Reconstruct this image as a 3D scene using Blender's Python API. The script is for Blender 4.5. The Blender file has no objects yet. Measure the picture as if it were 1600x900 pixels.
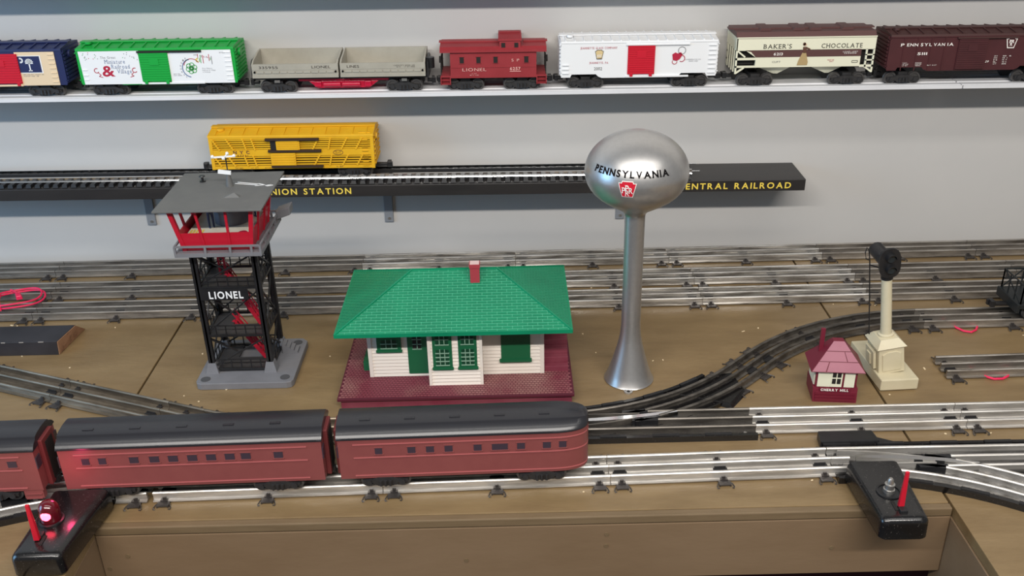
import bpy, math, random
from mathutils import Vector, Matrix
random.seed(7)
sc = bpy.context.scene
COL = sc.collection
PI = math.pi
R = math.radians

# ---------------------------------------------------------------- camera, world, lamps, exposure
cam_data = bpy.data.cameras.new('camera')
cam_data.sensor_width = 36.0
cam_data.lens = 36.0 * 1500.0 / 1600.0
cam_data.clip_start = 0.01
cam = bpy.data.objects.new('camera', cam_data)
COL.objects.link(cam)
cam.matrix_world = (Matrix.Translation((0, 0, .594)) @ Matrix.Rotation(R(90 - 26.5), 4, 'X') @ Matrix.Rotation(-.0235, 4, 'Z'))
sc.camera = cam
sc.view_settings.view_transform = 'Standard'
sc.view_settings.look = 'None'
sc.view_settings.gamma = 1
sc.view_settings.use_curve_mapping = False
sc.view_settings.exposure = 0.0
world = bpy.data.worlds.new('room_light')
sc.world = world
world.use_nodes = True
bg = world.node_tree.nodes['Background']
bg.inputs[0].default_value = (.90, .95, 1.0, 1)
bg.inputs[1].default_value = .20


def area(name, loc, aim, sx, sy, power, color):
    d = bpy.data.lights.new(name, 'AREA')
    d.shape = 'RECTANGLE'
    d.size, d.size_y, d.energy, d.color = sx, sy, power, color
    o = bpy.data.objects.new(name, d)
    COL.objects.link(o)
    o.location = loc
    o.rotation_euler = (Vector(aim) - Vector(loc)).to_track_quat('-Z', 'Y').to_euler()
    return o


area('ceiling_lamp_rear', (0.0, -.55, 1.45), (0.0, 1.2, .1), 2.4, .07, 46, (1, .955, .90))
area('ceiling_lamp_front', (0.1, .25, 1.55), (0.1, .6, 0), 2.4, .16, 9, (1, .97, .92))
area('daylight_window', (-2.0, .45, .55), (-.5, 1.33, .2), .9, .9, 17, (.30, .62, 1.0))

# ---------------------------------------------------------------- materials
def lin(c):
    return tuple(((v / 255) / 12.92 if v / 255 <= .04045 else ((v / 255 + .055) / 1.055) ** 2.4) for v in c) + (1,)


MATS = {}


def mat(name, rgb, rough=.5, metal=0.0, rgb2=None, scale=60, stretch=(1, 1, 1), bump=0.0, contrast=(.35, .65), emit=None, spec=.5, bscale=None, rough2=None, coat=0):
    if name in MATS:
        return MATS[name]
    m = bpy.data.materials.new(name)
    m.use_nodes = True
    nt = m.node_tree
    b = nt.nodes['Principled BSDF']
    b.inputs['Base Color'].default_value = lin(rgb)
    b.inputs['Roughness'].default_value = rough
    b.inputs['Metallic'].default_value = metal
    b.inputs['Specular IOR Level'].default_value = spec
    if coat:
        b.inputs['Coat Weight'].default_value = coat
        b.inputs['Coat Roughness'].default_value = .15
    if emit:
        b.inputs['Emission Color'].default_value = lin(emit[0])
        b.inputs['Emission Strength'].default_value = emit[1]
    if rgb2 or bump or rough2 is not None:
        tc = nt.nodes.new('ShaderNodeTexCoord')
        mp = nt.nodes.new('ShaderNodeMapping')
        mp.inputs['Scale'].default_value = stretch
        nt.links.new(tc.outputs['Object'], mp.inputs[0])
        nz = nt.nodes.new('ShaderNodeTexNoise')
        nz.inputs['Scale'].default_value = scale
        nz.inputs['Detail'].default_value = 6
        nz.inputs['Roughness'].default_value = .62
        nt.links.new(mp.outputs[0], nz.inputs['Vector'])
        if rgb2:
            cr = nt.nodes.new('ShaderNodeValToRGB')
            cr.color_ramp.elements[0].position, cr.color_ramp.elements[1].position = contrast
            cr.color_ramp.elements[0].color, cr.color_ramp.elements[1].color = lin(rgb), lin(rgb2)
            nt.links.new(nz.outputs['Fac'], cr.inputs[0])
            nt.links.new(cr.outputs[0], b.inputs['Base Color'])
        if rough2 is not None:
            mr = nt.nodes.new('ShaderNodeMapRange')
            mr.inputs[1].default_value, mr.inputs[2].default_value = contrast
            mr.inputs[3].default_value, mr.inputs[4].default_value = rough, rough2
            nt.links.new(nz.outputs['Fac'], mr.inputs[0])
            nt.links.new(mr.outputs[0], b.inputs['Roughness'])
        if bump:
            n2 = nz
            if bscale:
                n2 = nt.nodes.new('ShaderNodeTexNoise')
                n2.inputs['Scale'].default_value = bscale
                n2.inputs['Detail'].default_value = 4
                nt.links.new(mp.outputs[0], n2.inputs['Vector'])
            bp = nt.nodes.new('ShaderNodeBump')
            bp.inputs['Strength'].default_value = bump
            bp.inputs['Distance'].default_value = .0006
            nt.links.new(n2.outputs['Fac'], bp.inputs['Height'])
            nt.links.new(bp.outputs[0], b.inputs['Normal'])
    MATS[name] = m
    return m


WALL = mat('wall_paint', (196, 193, 189), .75, rgb2=(190, 188, 185), scale=3, bump=.05, bscale=400)
TABLE = mat('brown_table_paint', (117, 96, 66), .42, rgb2=(139, 117, 84), scale=9, stretch=(1, 3.2, 3), bump=.5, bscale=90, contrast=(.32, .72), rough2=.3)
FASCIA = mat('brown_fascia_paint', (128, 106, 82), .45, rgb2=(121, 99, 75), scale=7, stretch=(1, 3, 3), bump=.25, bscale=60)
EDGEWOOD = mat('brown_edge_paint', (120, 101, 76), .5, rgb2=(108, 90, 66), scale=30, stretch=(.4, 3, 3), bump=.5)
STEEL = mat('bright_rail_steel', (222, 218, 212), .30, .72, rgb2=(170, 165, 158), scale=14, stretch=(1, 12, 12), contrast=(.42, .66), rough2=.42)
REARSTEEL = mat('streaked_rail_steel', (230, 226, 220), .28, .80, rgb2=(128, 122, 114), scale=15, stretch=(1, 14, 14), contrast=(.40, .62), rough2=.4)
OLDSTEEL = mat('worn_rail_steel', (188, 181, 172), .32, .82, rgb2=(112, 105, 97), scale=16, stretch=(1, 8, 8), contrast=(.38, .66), rough2=.5)
DULL = mat('dull_brown_rail_steel', (152, 138, 120), .4, .68, rgb2=(102, 92, 79), scale=20, stretch=(1, 6, 6))
TURNSTEEL = mat('dark_turnout_steel', (132, 126, 118), .38, .72, rgb2=(84, 79, 74), scale=20, stretch=(1, 6, 6))
CHROME = mat('polished_rail_metal', (235, 235, 235), .16, 1.0)
TIEM = mat('blackened_tie_steel', (88, 83, 80), .42, .45, rgb2=(58, 54, 53), scale=90)
INSUL = mat('black_insulator', (34, 33, 34), .6)
BLACK = mat('black_plastic', (24, 24, 26), .38, rgb2=(34, 34, 36), scale=50)
BLACKD = mat('dusty_black_bakelite', (17, 16, 17), .22, rgb2=(96, 90, 86), scale=620, contrast=(.63, .72), bump=.1, rough2=.6, coat=.3)
TRUCKM = mat('truck_dark_grey', (46, 45, 46), .5, rgb2=(34, 33, 34), scale=120)
WHEELM = mat('wheel_dark_steel', (82, 80, 79), .38, .4)
WHITE = mat('white_plastic', (232, 233, 234), .4)
SHELFW = mat('white_shelf_plastic', (222, 222, 224), .38, rgb2=(214, 214, 216), scale=10)
GREEN = mat('bright_green_plastic', (20, 160, 62), .38)
NAVY = mat('navy_plastic', (34, 42, 84), .42)
BEIGE = mat('beige_plastic', (224, 200, 166), .45)
RED = mat('red_plastic', (196, 24, 46), .38)
CABRED = mat('caboose_red', (148, 45, 51), .5, rgb2=(140, 40, 46), scale=40)
DUMPG = mat('dump_bin_grey', (168, 163, 150), .5, rgb2=(158, 153, 140), scale=30)
MECHRED = mat('crimson_mechanism', (186, 18, 54), .3)
CREAM = mat('cream_plastic', (226, 224, 200), .42)
CHOC = mat('chocolate_brown', (88, 58, 56), .5)
TUSCAN = mat('tuscan_maroon', (76, 37, 40), .45, rgb2=(70, 34, 37), scale=40)
TUSCROOF = mat('tuscan_roof', (70, 42, 40), .55)
YELLOW = mat('stock_car_yellow', (230, 178, 34), .45, rgb2=(222, 167, 28), scale=30)
DKBROWN = mat('door_track_brown', (56, 40, 30), .5)
INSIDE = mat('dark_car_interior', (26, 22, 20), .8)
PASS = mat('passenger_red', (134, 72, 70), .42, rgb2=(128, 67, 66), scale=30)
PASSROOF = mat('passenger_roof_black', (40, 40, 44), .27)
PASSWIN = mat('passenger_window', (64, 52, 62), .25)
BOARD = mat('black_shelf_board', (44, 41, 40), .42, rgb2=(36, 34, 34), scale=40, stretch=(.3, 2, 2))
GOLD = mat('yellow_lettering', (236, 206, 84), .5)
INK = mat('black_lettering', (30, 28, 30), .55)
INKW = mat('white_lettering', (236, 230, 224), .5)
INKR = mat('red_lettering', (176, 30, 60), .5)
INKB = mat('blue_lettering', (104, 124, 160), .5)
INKG = mat('grey_lettering', (120, 120, 124), .5)
INKGOLD = mat('gold_emblem', (214, 190, 140), .5)
INKBROWN = mat('brown_print', (94, 62, 50), .5)
SILVER = mat('silver_paint', (196, 194, 192), .35, .84, rgb2=(190, 188, 186), scale=200)
TOWERGREY = mat('tower_grey_plastic', (118, 118, 122), .5, rgb2=(110, 110, 114), scale=40)
ROOFGREY = mat('tower_roof_grey', (98, 98, 96), .6, rgb2=(92, 92, 91), scale=50)
TOWERRED = mat('tower_red_plastic', (184, 26, 47), .35)
ROOFGREEN = mat('station_roof_green', (8, 132, 92), .4, rgb2=(6, 120, 84), scale=20)
HIPGREEN = ROOFGREEN
SHUTTER = mat('dark_green_plastic', (20, 92, 58), .45)
STWHITE = mat('station_wall_white', (226, 217, 206), .5)
MAROON = mat('station_base_maroon', (112, 36, 56), .45, rgb2=(126, 62, 74), scale=18)
PAVER = mat('dusty_paver_maroon', (124, 56, 68), .5, rgb2=(156, 116, 108), scale=16, contrast=(.45, .75))
CHIMRED = mat('chimney_red', (160, 56, 66), .5)
DUSTW = mat('dusty_cap', (206, 180, 176), .8)
HUTRED = mat('hut_maroon', (110, 28, 46), .45)
HUTPINK = mat('hut_pink_roof_front', (164, 104, 117), .55, rgb2=(156, 95, 109), scale=25)
IVORY = mat('ivory_signal_plastic', (206, 196, 168), .45, rgb2=(198, 188, 158), scale=30)
RAWWOOD = mat('raw_sawn_wood', (150, 112, 84), .75, rgb2=(96, 62, 44), scale=90, contrast=(.5, .75))
PINKWIRE = mat('red_wire_jacket', (226, 40, 86), .4)
BRACKET = mat('grey_bracket_steel', (140, 144, 150), .45, .2)
SCREW = mat('screw_steel', (190, 188, 184), .35, .9)
LENSRED = mat('dark_red_lens', (90, 8, 22), .15, coat=.5)
BULBGLOW = mat('glowing_red_bulb', (255, 30, 60), .3, emit=((255, 70, 92), 10))
CREWBLUE = mat('crew_blue', (38, 48, 84), .6)
SKIN = mat('crew_skin', (200, 160, 136), .6)
PAPER = mat('pale_table_print', (216, 208, 190), .6)
DARKVOID = mat('dark_red_shade', (60, 18, 28), .9)
FLOORM = mat('grey_floor', (96, 92, 88), .6, rgb2=(84, 80, 77), scale=6)
DEBRIS = mat('wood_chips', (226, 206, 170), .8)
ENGINE = mat('engine_black', (28, 32, 34), .45)

# ---------------------------------------------------------------- mesh builder
class MB:
    def __init__(s):
        s.v, s.f, s.m = [], [], []

    def add(s, vs, fs, mi=0):
        o = len(s.v)
        s.v += [tuple(v) for v in vs]
        s.f += [tuple(i + o for i in f) for f in fs]
        s.m += [mi] * len(fs)
        return s

    def box(s, x0, x1, y0, y1, z0, z1, mi=0):
        vs = [(x0, y0, z0), (x1, y0, z0), (x1, y1, z0), (x0, y1, z0), (x0, y0, z1), (x1, y0, z1), (x1, y1, z1), (x0, y1, z1)]
        return s.add(vs, [(0, 3, 2, 1), (4, 5, 6, 7), (0, 1, 5, 4), (1, 2, 6, 5), (2, 3, 7, 6), (3, 0, 4, 7)], mi)

    def hexa(s, b, t, mi=0):       # bottom ring and top ring of n points
        n = len(b)
        return s.add(list(b) + list(t), [tuple(range(n))[::-1], tuple(range(n, 2 * n))] + [(i, (i + 1) % n, n + (i + 1) % n, n + i) for i in range(n)], mi)

    def prism(s, poly, axis, a, b, mi=0):
        f = {'x': lambda p, c: (c, p[0], p[1]), 'y': lambda p, c: (p[0], c, p[1]), 'z': lambda p, c: (p[0], p[1], c)}[axis]
        return s.hexa([f(p, a) for p in poly], [f(p, b) for p in poly], mi)

    def cyl(s, p0, p1, r, n=10, r2=None, mi=0):
        p0, p1 = Vector(p0), Vector(p1)
        r2 = r if r2 is None else r2
        d = (p1 - p0).normalized()
        a = d.orthogonal().normalized()
        b = d.cross(a)
        ring = lambda p, q: [p + (a * math.cos(2 * PI * i / n) + b * math.sin(2 * PI * i / n)) * q for i in range(n)]
        return s.hexa(ring(p0, r), ring(p1, r2), mi)

    def bar(s, p0, p1, w, h=None, mi=0, up=(0, 0, 1)):
        p0, p1 = Vector(p0), Vector(p1)
        h = w if h is None else h
        d = (p1 - p0).normalized()
        u = Vector(up)
        if abs(d.dot(u)) > .95:
            u = Vector((0, 1, 0))
        a = d.cross(u).normalized() * w / 2
        b = a.cross(d).normalized() * h / 2
        ring = lambda p: [p - a - b, p + a - b, p + a + b, p - a + b]
        return s.hexa(ring(p0), ring(p1), mi)

    def lathe(s, prof, n=32, c=(0, 0, 0), mi=0, cap=True):
        vs, fs = [], []
        for (r, z) in prof:
            vs += [(c[0] + r * math.cos(2 * PI * i / n), c[1] + r * math.sin(2 * PI * i / n), c[2] + z) for i in range(n)]
        for k in range(len(prof) - 1):
            fs += [(k * n + i, k * n + (i + 1) % n, (k + 1) * n + (i + 1) % n, (k + 1) * n + i) for i in range(n)]
        if cap:
            fs += [tuple(range(n))[::-1], tuple(range((len(prof) - 1) * n, len(prof) * n))]
        return s.add(vs, fs, mi)

    def loft(s, secs, closed=True, caps=True, mi=0):
        n = len(secs[0])
        vs = [p for sec in secs for p in sec]
        fs = []
        for k in range(len(secs) - 1):
            for i in range(n if closed else n - 1):
                fs.append((k * n + i, k * n + (i + 1) % n, (k + 1) * n + (i + 1) % n, (k + 1) * n + i))
        if caps:
            fs += [tuple(range(n))[::-1], tuple(range((len(secs) - 1) * n, len(secs) * n))]
        return s.add(vs, fs, mi)

    def tube(s, path, r, n=8, mi=0, closed=False):
        P = [Vector(p) for p in path]
        secs = []
        ref = Vector((0, 0, 1))
        for i, p in enumerate(P):
            if closed:
                t = (P[(i + 1) % len(P)] - P[i - 1]).normalized()
            else:
                t = (P[min(i + 1, len(P) - 1)] - P[max(i - 1, 0)]).normalized()
            a = t.cross(ref)
            if a.length < .05:
                a = t.cross(Vector((0, 1, 0)))
            a.normalize()
            b = a.cross(t)
            secs.append([p + (a * math.cos(2 * PI * k / n) + b * math.sin(2 * PI * k / n)) * r for k in range(n)])
        if closed:
            secs.append(secs[0])
        return s.loft(secs, caps=not closed, mi=mi)

    def mesh(s, name, mats):
        me = bpy.data.meshes.new(name)
        me.from_pydata([tuple(v) for v in s.v], [], s.f)
        for m in (mats if isinstance(mats, (list, tuple)) else [mats]):
            me.materials.append(m)
        if any(s.m):
            me.polygons.foreach_set('material_index', s.m)
        return me

    def build(s, name, mats, parent=None, smooth=False, bevel=0, loc=None, rot=None):
        me = s.mesh(name, mats)
        import bmesh
        bm = bmesh.new()
        bm.from_mesh(me)
        bmesh.ops.recalc_face_normals(bm, faces=bm.faces)
        bm.to_mesh(me)
        bm.free()
        o = bpy.data.objects.new(name, me)
        COL.objects.link(o)
        o.parent = parent
        if loc:
            o.location = loc
        if rot:
            o.rotation_euler = rot
        if smooth:
            me.polygons.foreach_set('use_smooth', [True] * len(me.polygons))
            if smooth != 'all':
                me.set_sharp_from_angle(angle=R(40))
        if bevel:
            md = o.modifiers.new('bevel', 'BEVEL')
            md.width = bevel
            md.segments = 2
            md.limit_method = 'ANGLE'
            md.angle_limit = R(40)
        return o


def link_copy(src, parent, loc=None, rot=None):
    o = src.copy()
    COL.objects.link(o)
    o.parent = parent
    if loc is not None:
        o.location = loc
    if rot is not None:
        o.rotation_euler = rot
    for c in list(src.children):
        link_copy(c, o)
    return o


def thing(name, label, cat, loc=(0, 0, 0), rot=(0, 0, 0), group=None):
    o = bpy.data.objects.new(name, None)
    o.empty_display_size = .01
    COL.objects.link(o)
    o.location = loc
    o.rotation_euler = rot
    o['label'] = label
    o['category'] = cat
    if group:
        o['group'] = group
    return o


def tag(o, label=None, cat=None, group=None, kind=None):
    for k, v in (('label', label), ('category', cat), ('group', group), ('kind', kind)):
        if v:
            o[k] = v
    return o

# ---------------------------------------------------------------- flat lettering
_G = {}
_fo = None


def glyph(ch, bold=0.0):
    key = (ch, bold)
    if key in _G:
        return _G[key]
    cu = bpy.data.curves.new('glyph', 'FONT')
    cu.body = ch
    cu.size = 1
    cu.resolution_u = 3
    cu.offset = bold
    ob = bpy.data.objects.new('glyph', cu)
    COL.objects.link(ob)
    dg = bpy.context.evaluated_depsgraph_get()
    me = bpy.data.meshes.new_from_object(ob.evaluated_get(dg))
    vs = [(v.co.x, v.co.y) for v in me.vertices]
    fs = [tuple(p.vertices) for p in me.polygons]
    bpy.data.objects.remove(ob)
    bpy.data.curves.remove(cu)
    bpy.data.meshes.remove(me)
    if vs:
        x0, x1 = min(v[0] for v in vs), max(v[0] for v in vs)
        vs = [(v[0] - x0, v[1]) for v in vs]
        w = x1 - x0
    else:
        w = .25
    _G[key] = (vs, fs, w)
    return _G[key]


SERIF = {'A': 'lL rL', 'B': 'l', 'C': '', 'D': 'l', 'E': 'l', 'F': 'l', 'H': 'l r', 'I': 'm', 'J': 'rT', 'K': 'l r', 'L': 'l', 'M': 'l r',
         'N': 'l rT', 'P': 'l', 'R': 'l rL', 'S': '', 'T': 'mL', 'V': 'lT rT', 'W': 'lT rT', 'Y': 'mL lT rT', 'i': 'mL', 'n': 'lL rL', 'r': 'lL',
         'l': 'm', 't': 'mL', 'd': 'rL', 'a': 'rL', 'u': 'rL', 'v': '', '1': 'mL'}


def text2d(s, cap, fit=None, bold=0.0, serif=False, gap=.12, slant=0):
    """vertices and faces of a word, lower left at 0,0, capital height = cap, width stretched to fit"""
    h = max(v[1] for v in glyph('H', bold)[0])
    k = cap / h
    V, F, x = [], [], 0.0
    for ch in s:
        if ch == ' ':
            x += .32 + gap
            continue
        vs, fs, w = glyph(ch, bold)
        o = len(V)
        V += [(x + a + slant * b, b) for a, b in vs]
        F += [tuple(i + o for i in f) for f in fs]
        if serif:
            t = .075 * h
            top = max(b for a, b in vs)
            st = .10
            for tk in SERIF.get(ch, '').split():
                cx = {'l': st * .5, 'm': w / 2, 'r': w - st * .5}[tk[0]]
                for where in ('L', 'T'):
                    if len(tk) > 1 and tk[1] != where:
                        continue
                    y0 = 0 if where == 'L' else top - t
                    o = len(V)
                    V += [(x + cx - .10, y0), (x + cx + .10, y0), (x + cx + .10, y0 + t), (x + cx - .10, y0 + t)]
                    F.append((o, o + 1, o + 2, o + 3))
        x += w + gap + (.05 if serif else 0)
    W = max(x - gap, .01)
    kx = k if fit is None else fit / W
    return [(a * kx, b * k) for a, b in V], F, W * kx


class Print:
    """flat lettering and marks on a vertical plane y = const (x right, z up)"""
    def __init__(s, y):
        s.mb, s.y, s.parts = MB(), y, []

    def word(s, t, x, z, cap, fit=None, mi=0, center=False, **k):
        vs, fs, w = text2d(t, cap, fit, **k)
        if center:
            x -= w / 2
        s.put([(x + a, s.y, z + b) for a, b in vs], fs, mi)
        return s

    def poly(s, pts, mi=0, dy=0):
        s.put([(a, s.y + dy, b) for a, b in pts], [tuple(range(len(pts)))], mi)
        return s

    def rect(s, x0, x1, z0, z1, mi=0, dy=0):
        return s.poly([(x0, z0), (x1, z0), (x1, z1), (x0, z1)], mi, dy)

    def disc(s, cx, cz, r, mi=0, n=14, rz=None, dy=0):
        rz = rz or r
        return s.poly([(cx + r * math.cos(2 * PI * i / n), cz + rz * math.sin(2 * PI * i / n)) for i in range(n)], mi, dy)

    def stroke(s, pts, w, mi=0, dy=0):
        for (a, b), (c, d) in zip(pts[:-1], pts[1:]):
            L = math.hypot(c - a, d - b) or 1
            nx, nz = -(d - b) / L * w / 2, (c - a) / L * w / 2
            s.poly([(a + nx, b + nz), (c + nx, d + nz), (c - nx, d - nz), (a - nx, b - nz)], mi, dy)
        return s

    def arc(s, cx, cz, r, a0, a1, w, mi=0, n=12, rz=None):
        rz = rz or r
        return s.stroke([(cx + r * math.cos(R(a0 + (a1 - a0) * i / n)), cz + rz * math.sin(R(a0 + (a1 - a0) * i / n))) for i in range(n + 1)], w, mi)

    def put(s, vs, fs, mi):
        s.parts.append([vs, fs, mi, min(v[0] for v in vs), max(v[0] for v in vs)])

    def build(s, name, mats, parent, gap=.007):
        """marks that stand apart along x become lettering objects of their own"""
        s.parts_sorted = sorted(range(len(s.parts)), key=lambda i: s.parts[i][3])
        groups, end = [], -9
        for i in s.parts_sorted:
            p = s.parts[i]
            if p[3] > end + gap:
                groups.append([])
            groups[-1].append(i)
            end = max(end, p[4])
        out = []
        for g in groups:
            mb = MB()
            for i in sorted(g):
                mb.add(*s.parts[i][:3])
            out.append(mb.build(name, mats, parent))
        return out


def keystone(cx, cz, w, h):
    return [(cx + w * a, cz + h * b) for a, b in ((-.30, .5), (.30, .5), (.34, .38), (.5, .38), (.30, -.5), (-.30, -.5), (-.5, .38), (-.34, .38))]

# ================================================================ SETTING
def setting(mb, name, m, **k):
    return tag(mb.build(name, m, None, **k), kind='structure')


WALL_Y = 1.33
setting(MB().box(-3.2, 3.2, WALL_Y, WALL_Y + .1, -.95, 1.62), 'wall_back', WALL)
setting(MB().box(-3.2, 3.2, -2.4, WALL_Y + .1, -1.0, -.95), 'floor', FLOORM)

# the layout table: sheets of painted board, front rails and legs
tb = thing('layout_table', 'large brown painted plywood layout table with a cut-out front edge', 'table', (0, 0, 0))
G = .0012
EY = 1.309
CUTL, CUTR, LIPY = -.3985, .4085, .7165
xs = [-1.05, -.4345, .4086, 1.05]
for i in range(3):
    x0, x1 = xs[i] + G, xs[i + 1] - G
    y0 = LIPY if i == 1 else .15
    o = MB().box(x0, x1, y0, EY, -.012, 0).build('table_panel', TABLE, tb, bevel=.0008)
MB().box(-.4345 + G, CUTL, .15, LIPY - .0005, -.012, -.0001).build('table_panel', TABLE, tb)
MB().box(-1.05, 1.05, .75, EY - .01, -.02, -.0125).build('subframe', INSIDE, tb)
MB().box(CUTL + .0005, CUTR - .0005, LIPY - .0085, LIPY - .0002, -.0095, -.0004).build('edge_strip', EDGEWOOD, tb, bevel=.0012)
MB().box(CUTL + .0005, CUTR - .0005, LIPY - .008, LIPY + .01, -.077, -.0105).build('fascia_board', FASCIA, tb, bevel=.0008)
MB().box(CUTR, CUTR + .014, .16, LIPY + .01, -.12, -.0125).build('side_board', FASCIA, tb, bevel=.0006)
MB().box(CUTL - .014, CUTL, .16, LIPY + .01, -.12, -.0125).build('side_board', FASCIA, tb, bevel=.0006)
MB().box(CUTL - .2, CUTR + .2, LIPY + .03, LIPY + .034, -.9, -.021).build('dark_sheet', DARKVOID, tb)  # added sheet, coloured dark red for the darkness below the fascia
for x in (-1.0, 1.0):
    for y in (.22, 1.25):
        MB().box(x - .04, x + .04, y - .04, y + .04, -.95, -.02).build('leg', FASCIA, tb)
# screws and paint knots on the fascia
for x, z in ((-.372, -.035), (.084, -.022), (.084, -.036), (.30, -.045), (-.392, -.050), (-.05, -.05)):
    mbx = MB().cyl((x, LIPY - .0086, z), (x, LIPY - .0078, z), .0022, 10)
    mbx.build('screw', EDGEWOOD, tb)

# stray chips of wood and paint lying on the table
mb = MB()
for i in range(110):
    x, y = random.uniform(-.75, .75), random.uniform(.73, 1.25)
    a, l, w = random.uniform(0, PI), random.choice((.0007, .0009, .0011, .0022)), random.uniform(.0005, .0009)
    c, s_ = math.cos(a), math.sin(a)
    q = [(x + c * u - s_ * v, y + s_ * u + c * v) for u, v in ((-l, -w), (l, -w), (l, w), (-l, w))]
    mb.hexa([(p[0], p[1], .0002) for p in q], [(p[0], p[1], .0008) for p in q])
tag(mb.build('debris', DEBRIS), 'pale wood chips and dust specks scattered over the brown table top', 'debris', kind='stuff')

# ================================================================ TUBULAR TRACK
RAILP = [(-.0042, .0016), (.0042, .0016), (.0042, .0025), (.0013, .0033), (.0009, .0074), (.0019, .0086), (.0018, .0101), (.0008, .0110), (-.0008, .0110), (-.0018, .0101), (-.0019, .0086), (-.0009, .0074), (-.0013, .0033), (-.0042, .0025)]
GA = .0155


def sweep(path, off, prof=RAILP, z=0, zs=1):
    """path: list of (x, y, heading)"""
    secs = []
    for x, y, h in path:
        nx, ny = -math.sin(h), math.cos(h)
        secs.append([(x + nx * (off + a), y + ny * (off + a), z + b * zs) for a, b in prof])
    return MB().loft(secs)


def line(L, n=1, x0=0, y0=0, h=0):
    return [(x0 + math.cos(h) * L * i / n, y0 + math.sin(h) * L * i / n, h) for i in range(n + 1)]


def arc(r, ang, n=12, x0=0, y0=0, h0=0):
    """ang>0 turns left"""
    sgn = 1 if ang > 0 else -1
    out = []
    for i in range(n + 1):
        t = ang * i / n
        out.append((x0 + r * sgn * (math.sin(h0 + t) - math.sin(h0)), y0 - r * sgn * (math.cos(h0 + t) - math.cos(h0)), h0 + t))
    return out


def tie_mesh():
    m = MB().box(-.0054, .0054, -.0215, .0215, .0004, .0016)
    for e in (-1, 1):
        y0, y1 = sorted((e * .0200, e * .0272))
        m.box(-.0058, .0058, y0, y1, .0016, .0026)
        for s in (-1, 1):
            xa, xb = sorted((s * .0046, s * .0058))
            m.box(xa, xb, y0, y1, .0002, .0018)
            m.tube([(s * .0052, e * .0225, .0022), (s * .0070, e * .0250, .0022), (s * .0082, e * .0290, .0016), (s * .0078, e * .0302, .0009), (s * .0062, e * .0296, .0009)], .0006, 5)
        m.box(-.0036, .0036, e * GA - .0048, e * GA + .0048, .0012, .0036)
        m.box(-.0017, .0017, e * GA - .0027, e * GA + .0027, .0036, .0056)
    return m


TIE0 = tie_mesh().build('tie', TIEM)
INS0 = MB().box(-.0070, .0070, -.0078, .0060, .0014, .0036).box(-.0056, .0056, -.0024, .0024, .0036, .0056).build('insulator', INSUL, TIE0)


def section(label, loc, rotz, paths, ties, steel, group='tubular track sections', name='track_section', cat='track', z=0):
    t = thing(name, label, cat, (loc[0], loc[1], z), (0, 0, rotz), group)
    for off in (-GA, 0, GA):
        if isinstance(paths, dict):
            o = bpy.data.objects.new('rail', paths[off])
            COL.objects.link(o)
            o.parent = t
            o.material_slots[0].link = 'OBJECT'
            o.material_slots[0].material = steel
        else:
            sweep(paths, off).build('rail', steel, t, smooth=True)
    for (x, y, h) in ties:
        link_copy(TIE0, t, (x, y, 0), (0, 0, h))
    return t


L0 = .222


def straight_rails(L):
    d = {}
    for off in (-GA, 0, GA):
        o = sweep(line(L - .0006, 6, -L / 2 + .0003), off).build('rail', STEEL, None, smooth=True)
        d[off] = o.data
        bpy.data.objects.remove(o)
    return d


SR = straight_rails(L0)
ST = [(-.1, 0, 0), (0, 0, 0), (.1, 0, 0)]
ORD = ['first', 'second', 'third', 'fourth', 'fifth', 'sixth', 'seventh', 'eighth']
for rn, (y, xoff, nm) in enumerate(((1.276, -.3270, 'rearmost row along the wall'), (1.205, -.5575, 'middle of the three rear rows'), (1.144, -.6085, 'nearest of the three rear rows'))):
    j0 = -.216 if rn == 0 else .252
    n0 = [k for k in range(-6, 6) if abs(j0 + (k + .5) * L0) < .93]
    for i, k in enumerate(n0):
        section('silver track section, %s from the left in the %s' % (ORD[i], nm), (j0 + (k + .5) * L0, y), 0, SR, ST,
                REARSTEEL if -.2 < j0 + (k + .5) * L0 < .45 else OLDSTEEL, 'straight track sections in the three rear rows')
# front row (slightly askew) that carries the passenger train
FH = .0224
fy = lambda x: .7695 + FH * x
JF = .3134
for i, nm in enumerate(('between the right front turnout and the observation car', 'in front of the observation car end', 'under the middle passenger coach', 'under the left end of the middle coach, next to the left turnout')):
    if i == 3:
        L = .036
        x = -.3733
        section('short silver track piece ' + nm.replace(', next to the left turnout', ''), (x, fy(x)), FH, straight_rails(.031), [(0.004, 0, 0)], STEEL, 'front row track sections')
        continue
    x = JF - (i + .5) * L0 * .9998
    section('bright silver straight track section ' + nm, (x, fy(x)), FH, SR, ST, STEEL, 'front row track sections')
# middle row
MY = .851
for i, nm in enumerate(('just right of the middle turnout', 'second to the right of the middle turnout', 'third to the right of the middle turnout')):
    x = .2525 + (i + .5) * L0
    section('bright silver straight track section %s' % nm, (x, MY), 0, SR, ST, STEEL, 'middle row straight track sections')
section('silver straight track section behind the train, left of the middle turnout', (-.0795, MY), 0, straight_rails(.222), ST, STEEL, 'middle row straight track sections')
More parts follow.
